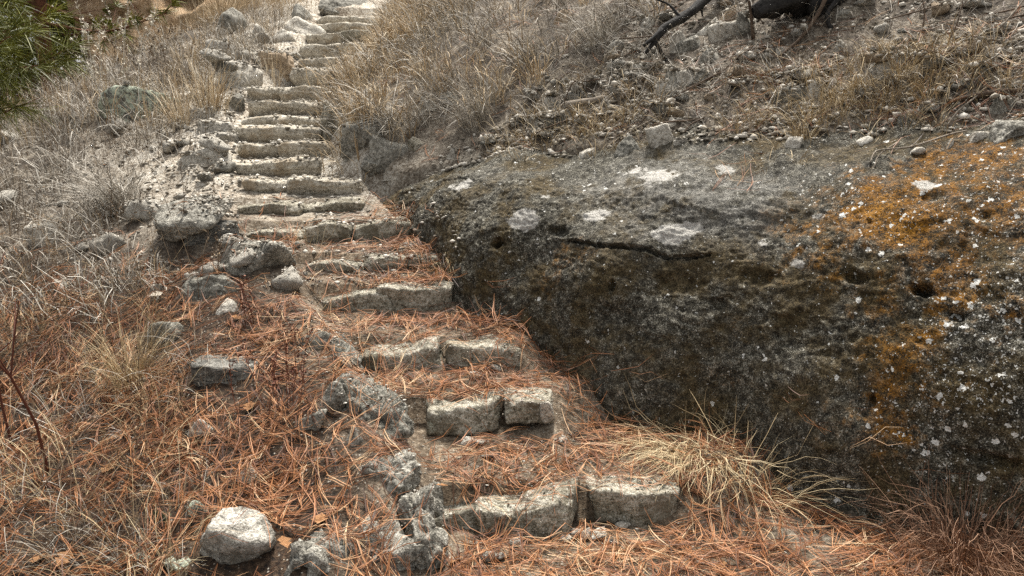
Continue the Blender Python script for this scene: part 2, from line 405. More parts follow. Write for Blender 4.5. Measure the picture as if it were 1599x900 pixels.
def spaced(a, b, s0, s1, c, growth):
    """positions from a to b, spacing s0 near c growing away from it"""
    out = [c]; 
    while out[-1] < b: out.append(out[-1] + min(s1, s0 + growth * max(0, out[-1] - c)))
    lo = [c]
    while lo[-1] > a: lo.append(lo[-1] - min(s1, s0 + growth * max(0, c - lo[-1])))
    return np.array(lo[::-1][:-1] + out)
ys = np.concatenate([np.arange(-6, 1.6, 0.25), np.arange(1.6, 6.0, 0.02), np.arange(6.0, 12.0, 0.034), 12 + np.cumsum(0.05 * 1.05 ** np.arange(95))])
xs = np.concatenate([-3.6 - np.cumsum(0.03 * 1.055 ** np.arange(90))[::-1], np.arange(-3.6, 3.0, 0.024), 3.0 + np.cumsum(0.03 * 1.055 ** np.arange(90))])
XX, YY = np.meshgrid(xs, ys, indexing='ij')
ZZ = ground(XX, YY)
gme = new_mesh('ground', np.stack([XX, YY, ZZ], -1), grid_faces(len(xs), len(ys)))
lx, rx_ = xl(YY) - XX, XX - xr(YY)
cor = sstep(0.5, -0.1, np.maximum(lx, rx_)) 
pale = np.maximum(sstep(4.6, 6.2, YY) * np.maximum(sstep(1.0, -0.1, np.maximum(lx, rx_)), sstep(1.7, 0.3, lx) * sstep(0.1, -0.1, rx_)), 0)
litter = np.maximum(sstep(0.05, 0.5, lx) * sstep(5.6, 4.0, YY), 0.0) 
attr(gme, 'pale', pale); attr(gme, 'litter', litter); attr(gme, 'path', cor * sstep(7, 5, YY))
b = NB('hillside_soil'); v = b.coords(False)
n1 = b.noise(v, 5, 4, 0.65); n2 = b.noise(v, 45, 4, 0.74); n3 = b.noise(v, 160, 2, 0.6)
c = b.ramp(b.math('MULTIPLY_ADD', n2, 0.5, b.math('MULTIPLY', n1, 0.5)), [(0.39, (0.030, 0.023, 0.017)), (0.51, (0.115, 0.092, 0.068)), (0.63, (0.33, 0.285, 0.22))])
lit = b.ramp(n2, [(0.38, (0.010, 0.007, 0.005)), (0.56, (0.055, 0.033, 0.019)), (0.72, (0.16, 0.11, 0.07))])
c = b.mix(b.attr('litter'), c, lit)
pth = b.ramp(b.math('MULTIPLY_ADD', n2, 0.55, b.math('MULTIPLY', n1, 0.45)), [(0.38, (0.045, 0.032, 0.021)), (0.51, (0.155, 0.115, 0.077)), (0.64, (0.38, 0.315, 0.235))])
c = b.mix(b.attr('path'), c, pth)
pl = b.ramp(b.math('MULTIPLY_ADD', n2, 0.6, b.math('MULTIPLY', n1, 0.4)), [(0.40, (0.12, 0.088, 0.058)), (0.50, (0.40, 0.345, 0.27)), (0.59, (0.66, 0.62, 0.54))])
c = b.mix(b.attr('pale'), c, pl)
vd = b.voro(v, 75); vc = b.voro(v, 75, out='Color')
grit = b.math('MULTIPLY', b.rng(vd, 0.34, 0.26), b.rng(vc, 0.62, 0.70))
c = b.mix(b.math('MULTIPLY', grit, 0.75), c, b.ramp(n1, [(0.4, (0.16, 0.14, 0.11)), (0.55, (0.50, 0.455, 0.38))]))
h = b.math('MULTIPLY_ADD', grit, 0.5, b.math('MULTIPLY_ADD', n3, 0.3, n2))
M['soil'] = b.done(c, b.bump(h, 0.016, 1.0))
tag(link('ground', gme, M['soil']), kind='structure')

# ------------------------------------------------------------------ the outcrop
NP_, NQ = 760, 340
pp = np.linspace(-1.9, 4.75, NP_)
kern = np.ones(25) / 25
def smooth(a, k=25): 
    kk = np.hanning(k + 2)[1:-1]; kk /= kk.sum(); return np.convolve(np.pad(a, k // 2, mode='edge'), kk, 'valid')
qb, zb = foot(pp); qb, zb = smooth(qb, 61), smooth(zb, 61); qr, zr = smooth(rimq(pp), 61), smooth(rimz(pp), 61)
dq, dz = qr - qb, np.maximum(zr - zb, 0.05)
KT = [0.0, 0.12, 0.30, 0.45, 0.60, 0.74, 0.86, 1.0]
KQ = [-0.03, 0.0, 0.13, 0.26, 0.46, 1.0, 1.0, 1.0]; KZ = [-0.3, 0.0, 0.36, 0.60, 0.80, 1.0, 1.0, 1.0]
KQA = [0, 0, 0, 0, 0, 0, 0.55, 1.5]; KZA = [-0.15, 0, 0, 0, 0, 0, 0.17, 0.30]
tt = np.linspace(0, 1, NQ)
prof = lambda K: smooth(np.interp(tt, KT, K), 41)
pq, pz, pqa, pza = prof(KQ), prof(KZ), prof(KQA), prof(KZA)
Q = qb[:, None] + dq[:, None] * pq[None] + pqa[None]; Z = zb[:, None] + dz[:, None] * pz[None] + pza[None]
Pm = np.repeat(pp[:, None], NQ, 1)
Xo, Yo = to_xy(Pm, Q)
S0 = np.stack([Xo, Yo, Z - 0.38 * sstep(3.75, 4.6, Pm)], -1)
def normals(S):
    du = np.gradient(S, axis=0); dv = np.gradient(S, axis=1); n = np.cross(dv, du); n /= np.linalg.norm(n, axis=2)[..., None] + 1e-9
    return n if n[NP_ // 2, NQ // 2, 2] > 0 else -n
N0 = normals(S0); f0 = S0.reshape(-1, 3)
disp = 0.075 * fbm(f0 * 1.3 + 5, 2) + 0.010 * fbm(f0 * (3, 3, 4) + 11, 3, ridge=True) + 0.006 * fbm(f0 * 13 + 3, 3) - 0.008 * np.maximum(fbm(f0 * 17 + 8, 3) - 0.45, 0) * 2.2 + 0.0055 * fbm(f0 * 50, 2) - 0.006 * sstep(0.80, 0.93, fbm(f0 * (1.6, 1.6, 4.5) + 31, 2, ridge=True))
disp *= 1.0
S1 = S0 + N0 * disp.reshape(NP_, NQ)[..., None]
# hollows, chips and the open crack, at places on the face (found on the sight line of photo points)
flat = S1.reshape(-1, 3)
def on_face(u, v):
    d = px(u, v, 1.0) - (0, 0, EYE); d /= np.linalg.norm(d)
    r = flat - (0, 0, EYE); along = r @ d; perp = np.linalg.norm(r - along[:, None] * d, axis=1)
    ok = np.where((perp < 0.02) & (along > 0.5))[0]
    return flat[ok[np.argmin(along[ok])]] if len(ok) else flat[np.argmin(perp)]
dent = np.zeros(len(flat))
for (u, v, rx, rz, dep) in [(772, 377, .045, .028, .11), (1440, 447, .05, .028, .11), (950, 442, .022, .04, .06), (1488, 492, .035, .02, .05), (1357, 620, .02, .11, .045), (1455, 300, .07, .03, .02),
                            (1180, 430, .10, .04, .035), (1060, 440, .12, .05, .03), (1540, 720, .12, .03, .05), (870, 360, .08, .03, .04), (1330, 430, .06, .03, .04), (1120, 470, .05, .03, .04), (1250, 520, .2, .1, .03), (960, 500, .2, .1, .025)]:
    c0 = on_face(u, v); d = flat - c0
    hx = np.sqrt(d[:, 0] ** 2 + d[:, 1] ** 2); k = np.sqrt((hx / rx) ** 2 + (d[:, 2] / rz) ** 2) + 0.35 * perlin(flat * 30)
    dent += dep * sstep(1.15, 0.35, k)
cr = [on_face(u, v) for u, v in ((885, 372), (935, 378), (1000, 386), (1045, 398), (1080, 400), (1110, 392))]
lip = np.zeros(len(flat))
for a_, b_, wd in zip(cr[:-1], cr[1:], (0.005, 0.009, 0.011, 0.009, 0.005)):
    ab = b_ - a_; s = np.clip(((flat - a_) @ ab) / (ab @ ab), 0, 1); d = np.linalg.norm(flat - (a_ + s[:, None] * ab), axis=1) + 0.006 * np.abs(perlin(flat * 22)) + 0.004 * perlin(flat * 60)
    dent = np.maximum(dent, 0.07 * sstep(wd + 0.006, wd * 0.4, d)); 
    dv_ = flat - (a_ + s[:, None] * ab); lip = np.maximum(lip, 0.012 * np.exp(-d / 0.10) * (dv_[:, 2] > 0))
S1 = S1 + N0 * (lip - dent).reshape(NP_, NQ)[..., None]
rme = new_mesh('outcrop', S1, grid_faces(NP_, NQ))
# where lichens grow on the rock, and grey painting its sky-facing top lighter
flat = S1.reshape(-1, 3)
org = np.zeros(len(flat)); wht = np.zeros(len(flat)); gry = np.zeros(len(flat)); pch = np.zeros(len(flat))
def blob(u, v, r, amt, tgt, tall=1.0):
    d = flat - on_face(u, v); d[:, 2] /= tall; tgt += amt * np.exp(-(np.linalg.norm(d, axis=1) / r) ** 2)
for u, v, r, a in [(1420, 290, .26, .9), (1560, 250, .25, .85), (1500, 235, .2, .8), (1340, 265, .16, .6), (1480, 330, .25, .5), (1360, 340, .18, .5), (1230, 350, .12, .3), (870, 410, .17, .36), (910, 385, .09, .3), (1400, 590, .12, .8), (1400, 690, .12, .85), (1380, 640, .08, .7), (1410, 540, .1, .6), (1350, 470, .12, .5), (1450, 430, .15, .5),
                   (1470, 480, .12, .35), (1100, 640, .07, .4), (1140, 520, .06, .4), (1560, 420, .15, .35), (1300, 640, .2, .22), (1560, 600, .2, .25), (1130, 600, .1, .25), (1260, 400, .12, .3), (1270, 310, .16, .5), (1300, 360, .18, .5), (1440, 370, .22, .5), (1570, 330, .25, .6), (1200, 410, .12, .35), (1400, 640, .09, .6), (1590, 500, .15, .4), (1500, 280, .2, .4)]: blob(u, v, r, a, org)
for u, v, r, a in [(1560, 470, .17, 1.5), (1530, 520, .15, .8), (1530, 330, .3, .35), (1490, 560, .18, .6), (1560, 280, .3, .3), (1420, 660, .2, .4), (1500, 700, .25, .35), (1380, 330, .2, .4), (1300, 300, .2, .3), (1540, 640, .2, .4)]: blob(u, v, r, a, wht)
for u, v, r, a in [(1000, 300, .30, .7), (1110, 300, .25, .8), (1180, 300, .22, .9), (930, 290, .2, .5), (1040, 250, .3, .6), (1200, 350, .12, .5), (760, 270, .2, .4), (1010, 360, .12, .4), (1300, 240, .2, .3), (960, 600, .3, .25), (1150, 560, .3, .12), (1280, 700, .3, .12)]: blob(u, v, r, a, gry)  # mainly sky light on the upward-facing top, put into the colour
for u, v, r, a in [(812, 338, .085, 1.0), (935, 332, .06, 1.0), (1040, 362, .075, 1.1), (1030, 268, .10, .9), (720, 285, .08, .8), (985, 262, .06, .7), (1240, 410, .04, .8), (1190, 372, .035, .7), (1450, 284, .05, .8), (1130, 262, .06, .7), (1080, 350, .04, .6), (850, 300, .04, .6), (1275, 330, .04, .6)]: blob(u, v, r * 1.55, a * 1.15, pch, 0.6)
attr(rme, 'org', org); attr(rme, 'wht', wht); attr(rme, 'gry', gry); attr(rme, 'pch', pch)
b = NB('lichened_outcrop_rock'); v = b.coords(False)
n1 = b.noise(v, 4, 4, 0.66); n2 = b.noise(v, 26, 5, 0.78); n3 = b.noise(v, 140, 3, 0.7); n4 = b.noise(v, 11, 6, 0.72, 0.5)
n6 = b.noise(v, 300, 2, 0.6); base = b.math('MULTIPLY_ADD', n2, 0.55, b.math('MULTIPLY', n3, 0.55)); base = b.math('MULTIPLY_ADD', n6, 0.45, b.math('SUBTRACT', base, 0.275))
c = b.ramp(base, [(0.39, (0.006, 0.0055, 0.004)), (0.48, (0.036, 0.031, 0.021)), (0.56, (0.10, 0.091, 0.066)), (0.64, (0.40, 0.38, 0.32))])
warm = b.ramp(base, [(0.38, (0.010, 0.007, 0.003)), (0.49, (0.048, 0.034, 0.013)), (0.64, (0.16, 0.12, 0.06))])
c = b.mix(b.rng(n1, 0.43, 0.60), c, warm)
gm = b.math('MULTIPLY', b.math('MULTIPLY', b.math('MINIMUM', b.attr('gry'), 1.0), 0.8), b.rng(n4, 0.34, 0.60))
gcol = b.ramp(base, [(0.36, (0.045, 0.043, 0.037)), (0.5, (0.155, 0.148, 0.13)), (0.66, (0.40, 0.38, 0.34))])
c = b.mix(gm, c, gcol)
n5 = b.noise(v, 3.2, 5, 0.7, 0.4); om = b.math('MULTIPLY_ADD', b.math('MINIMUM', b.attr('org'), 1.15), 0.60, b.math('MULTIPLY_ADD', n4, 2.4, -1.2)); om = b.math('ADD', om, b.math('MULTIPLY_ADD', n2, 1.4, -0.7)); om = b.math('ADD', om, b.math('MULTIPLY_ADD', n5, 1.6, -0.8))
om = b.math('MULTIPLY', b.rng(om, 0.22, 1.0), b.rng(base, 0.40, 0.54))
om = b.math('MULTIPLY', om, b.rng(b.attr('org'), 0.02, 0.25))
ocol = b.ramp(b.math('MULTIPLY_ADD', n5, 0.5, b.math('MULTIPLY', n3, 0.5)), [(0.40, (0.055, 0.025, 0.005)), (0.52, (0.20, 0.086, 0.008)), (0.64, (0.37, 0.17, 0.016))])
c = b.mix(om, c, ocol)
pm = b.math('ADD', b.attr('pch'), b.math('MULTIPLY_ADD', n4, 1.6, -0.95))
pm = b.math('MULTIPLY', b.rng(pm, 0.45, 0.62), b.rng(b.attr('pch'), 0.1, 0.3))
c = b.mix(b.math('MULTIPLY', pm, 0.9), c, b.ramp(n3, [(0.4, (0.30, 0.28, 0.25)), (0.6, (0.56, 0.54, 0.49))]))
warp = b.n('ShaderNodeVectorMath', operation='MULTIPLY_ADD'); nz = b.n('ShaderNodeTexNoise'); b.l(v, nz.inputs['Vector']); nz.inputs['Scale'].default_value = 70
b.l(nz.outputs['Color'], warp.inputs[0]); warp.inputs[1].default_value = (0.03,) * 3; b.l(v, warp.inputs[2]); wv = warp.outputs[0]
for sc_, lo, sz, amt in ((26, 0.94, 0.40, 1.0), (58, 0.92, 0.35, 0.9), (105, 0.87, 0.36, 0.7)):
    vd = b.voro(wv, sc_); vc = b.voro(wv, sc_, out='Color')
    sep = b.n('ShaderNodeSeparateColor'); b.l(vc, sep.inputs[0])
    th = b.math('MULTIPLY_ADD', b.math('MINIMUM', b.attr('wht'), 1.0), -0.55, lo + 0.03)
    on = b.math('GREATER_THAN', sep.outputs[0], th)
    rad = b.math('MULTIPLY', sep.outputs[1], sz)
    m_ = b.math('MULTIPLY', b.math('LESS_THAN', vd, rad), on)
    c = b.mix(b.math('MULTIPLY', m_, amt), c, b.ramp(n3, [(0.38, (0.45, 0.44, 0.40)), (0.6, (0.76, 0.75, 0.70))]))
h = b.math('MULTIPLY_ADD', n3, 0.35, n2)
nr = b.bump(b.math('MULTIPLY_ADD', n6, 0.12, h), 0.019, 1.0)
M['outcrop'] = b.done(c, nr)
tag(link('rock_outcrop', rme, M['outcrop']), 'long dark rock outcrop with orange and white lichen walling the right of the steps', 'rock')

# ------------------------------------------------------------------ height map for things that lie on the ground (filled as solids are built)
HX0, HX1, HY0, HY1, HS = -6.0, 5.0, 1.2, 9.2, 0.0125
hx = np.arange(HX0, HX1, HS); hy = np.arange(HY0, HY1, HS)
HM = ground(*np.meshgrid(hx, hy, indexing='ij'))
def splat(V, spread=1):
    i = ((V[:, 0] - HX0) / HS).round().astype(int); j = ((V[:, 1] - HY0) / HS).round().astype(int)
    for a in range(-spread, spread + 1):
        for c_ in range(-spread, spread + 1):
            ii, jj = i + a, j + c_
            ok = (ii >= 0) & (jj >= 0) & (ii < len(hx)) & (jj < len(hy))
            np.maximum.at(HM, (ii[ok], jj[ok]), V[ok, 2])
splat(S1.reshape(-1, 3), 0)
def height(x, y):
    x = np.asarray(x, float); y = np.asarray(y, float)
    i = ((x - HX0) / HS).round().astype(int); j = ((y - HY0) / HS).round().astype(int)
    ok = (i >= 0) & (j >= 0) & (i < len(hx)) & (j < len(hy))
    out = np.empty(x.shape)
    out[ok] = HM[i[ok], j[ok]]
    if (~ok).any(): out[~ok] = ground(x[~ok], y[~ok], False)
    return out

def rotz(V, a):
    c_, s_ = cos(a), sin(a); return V @ np.array([[c_, s_, 0], [-s_, c_, 0], [0, 0, 1]])
def tilt(V, ax, ay):
    c_, s_ = cos(ax), sin(ax); V = V @ np.array([[1, 0, 0], [0, c_, s_], [0, -s_, c_]])
    c_, s_ = cos(ay), sin(ay); return V @ np.array([[c_, 0, -s_], [0, 1, 0], [s_, 0, c_]])
def put_rock(name, loc, dims, seed, mat, sub=4, style='angular', rough=0.06, yaw=0.0, tx=0.0, ty=0.0, parent=None, shape=None):
    V, F = rock_verts(dims, seed, sub, style, rough)
    if shape is not None:
        V = shape(V); lo, hi = V.min(0), V.max(0); V = (V - (lo + hi) / 2) / (hi - lo) * np.asarray(dims)
    V = rotz(tilt(V, tx, ty), yaw)
    o = link(name, new_mesh(name, V, F), M[mat], parent, loc)
    splat(V + np.asarray(loc), 1 if sub >= 4 else 2)
    return o

# ------------------------------------------------------------------ the steps: one stairway, each laid stone a part of it
stair = link('stone_stairway', None); stair.location = (0, 0, 0)
tag(stair, 'rough stone stairway climbing the hillside beside the long dark outcrop', 'stairs')
# step, left u, right u, top v at left, top v at right, bottom v, material, forward shift (m), depth (m)
ST = [(0, 655, 752, 785, 775, 850, 'step', .03, .28), (0, 742, 917, 784, 752, 842, 'step', -.04, .30), (0, 918, 1066, 741, 748, 816, 'step', .05, .34),
      (1, 655, 784, 628, 612, 672, 'step', 0, .30), (1, 786, 866, 610, 604, 648, 'step', .03, .26),
      (2, 553, 692, 540, 520, 593, 'step', -.03, .32), (2, 693, 818, 520, 524, 580, 'step', .0, .30),
      (3, 497, 612, 455, 440, 494, 'step', 0, .30), (3, 585, 707, 438, 428, 488, 'step', .0, .34),
      (4, 470, 566, 404, 402, 434, 'step', .0, .26), (4, 563, 692, 396, 391, 428, 'step', .02, .26),
      (5, 375, 475, 358, 352, 382, 'step', .02, .26), (5, 466, 548, 346, 342, 390, 'step', -.03, .30), (5, 543, 642, 345, 338, 385, 'step', .03, .28),
      (6, 357, 470, 316, 312, 347, 'step', -.02, .28), (6, 466, 568, 310, 306, 342, 'step', .03, .26),
      (7, 374, 446, 284, 284, 302, 'steppale', .05, .24), (7, 436, 562, 284, 276, 304, 'steppale', -.02, .26),
      (8, 366, 496, 252, 250, 278, 'steppale', 0, .30), 
      (9, 368, 440, 230, 226, 246, 'steppale', .04, .26), (9, 430, 512, 226, 222, 246, 'steppale', -.01, .26),
      (10, 364, 498, 200, 198, 223, 'steppale', -.03, .32),
      (11, 374, 430, 186, 184, 197, 'steppale', .02, .24), (11, 424, 500, 184, 184, 198, 'steppale', .0, .24),
      (12, 384, 456, 161, 160, 177, 'steppale', -.02, .28), (12, 446, 508, 160, 158, 178, 'steppale', .03, .28),
      (13, 384, 442, 140, 138, 156, 'steppale', .06, .28), (13, 436, 508, 138, 136, 160, 'steppale', -.02, .30),
      (14, 448, 512, 108, 108, 134, 'steppale', 0, .34), (14, 500, 560, 106, 104, 134, 'steppale', .08, .34),
      (15, 462, 520, 94, 92, 108, 'steppale', 0, .30), (15, 517, 566, 90, 88, 106, 'steppale', .05, .30),
      (16, 464, 528, 70, 69, 92, 'steppale', .03, .34), (16, 524, 578, 69, 68, 90, 'steppale', -.02, .34),
      (17, 476, 534, 54, 53, 70, 'steppale', .03, .32), (17, 530, 580, 49, 50, 70, 'step', 0, .32),
      (18, 484, 546, 39, 38, 54, 'steppale', 0, .32), (18, 542, 590, 36, 36, 52, 'steppale', .04, .32),
      (19, 492, 544, 28, 27, 40, 'steppale', 0, .32), (19, 540, 586, 28, 27, 40, 'steppale', .05, .32)]
for k, (i, u0, u1, vl, vr, vb, mt, sh, dp) in enumerate(ST):
    Y = SD[i] + sh; dp = dp * 0.78; dv = (24, 15, 15, 12, 6)[i] if i < 5 else 3 if i < 7 else -4; vl += dv; vr += dv; Y -= 0.0 if i < 7 else 0.05
    a, c_ = px(u0, vl, Y), px(u1, vr, Y); bt = px((u0 + u1) / 2, vb, Y)
    zt = (a[2] + c_[2]) / 2; zbm = bt[2] - 0.06
    L = c_[0] - a[0]; hgt = zt - zbm
    loc = ((a[0] + c_[0]) / 2, Y + dp / 2, (zt + zbm) / 2)
    sub = 5 if i < 9 else 4
    tiltz = math.atan2(c_[2] - a[2], L)
    sag = 0.0
    def shp(V, k=k, L=L, h=hgt, i=i, dp=dp):
        V = V.copy(); r = np.random.default_rng(900 + k)
        V[:, 2] += (0.06 if i < 7 else 0.03) * h * np.sin(V[:, 0] / L * pi * r.uniform(1.2, 2.6) + r.uniform(0, 6)) * (V[:, 2] > -h)
        if i >= 4: V[:, 1] += 0.55 * dp * np.clip(0.12 - V[:, 2] / h, 0, .6) * (V[:, 1] < 0)
        V[:, 1] += 0.05 * np.sin(V[:, 0] / L * pi * r.uniform(1.0, 2.4) + r.uniform(0, 6)) * L * 0.5
        return V
    put_rock('step_stone', loc, (L * (1.02 if i < 7 else 1.07), dp, hgt), 300 + k, mt, sub, 'box', 0.09 if i < 7 else 0.12, parent=stair, yaw=random.Random(k).uniform(-.05, .05) * (1 if i < 7 else 2.5), ty=-tiltz + (0 if i < 7 else random.Random(k + 3).uniform(-.06, .06)), shape=shp)

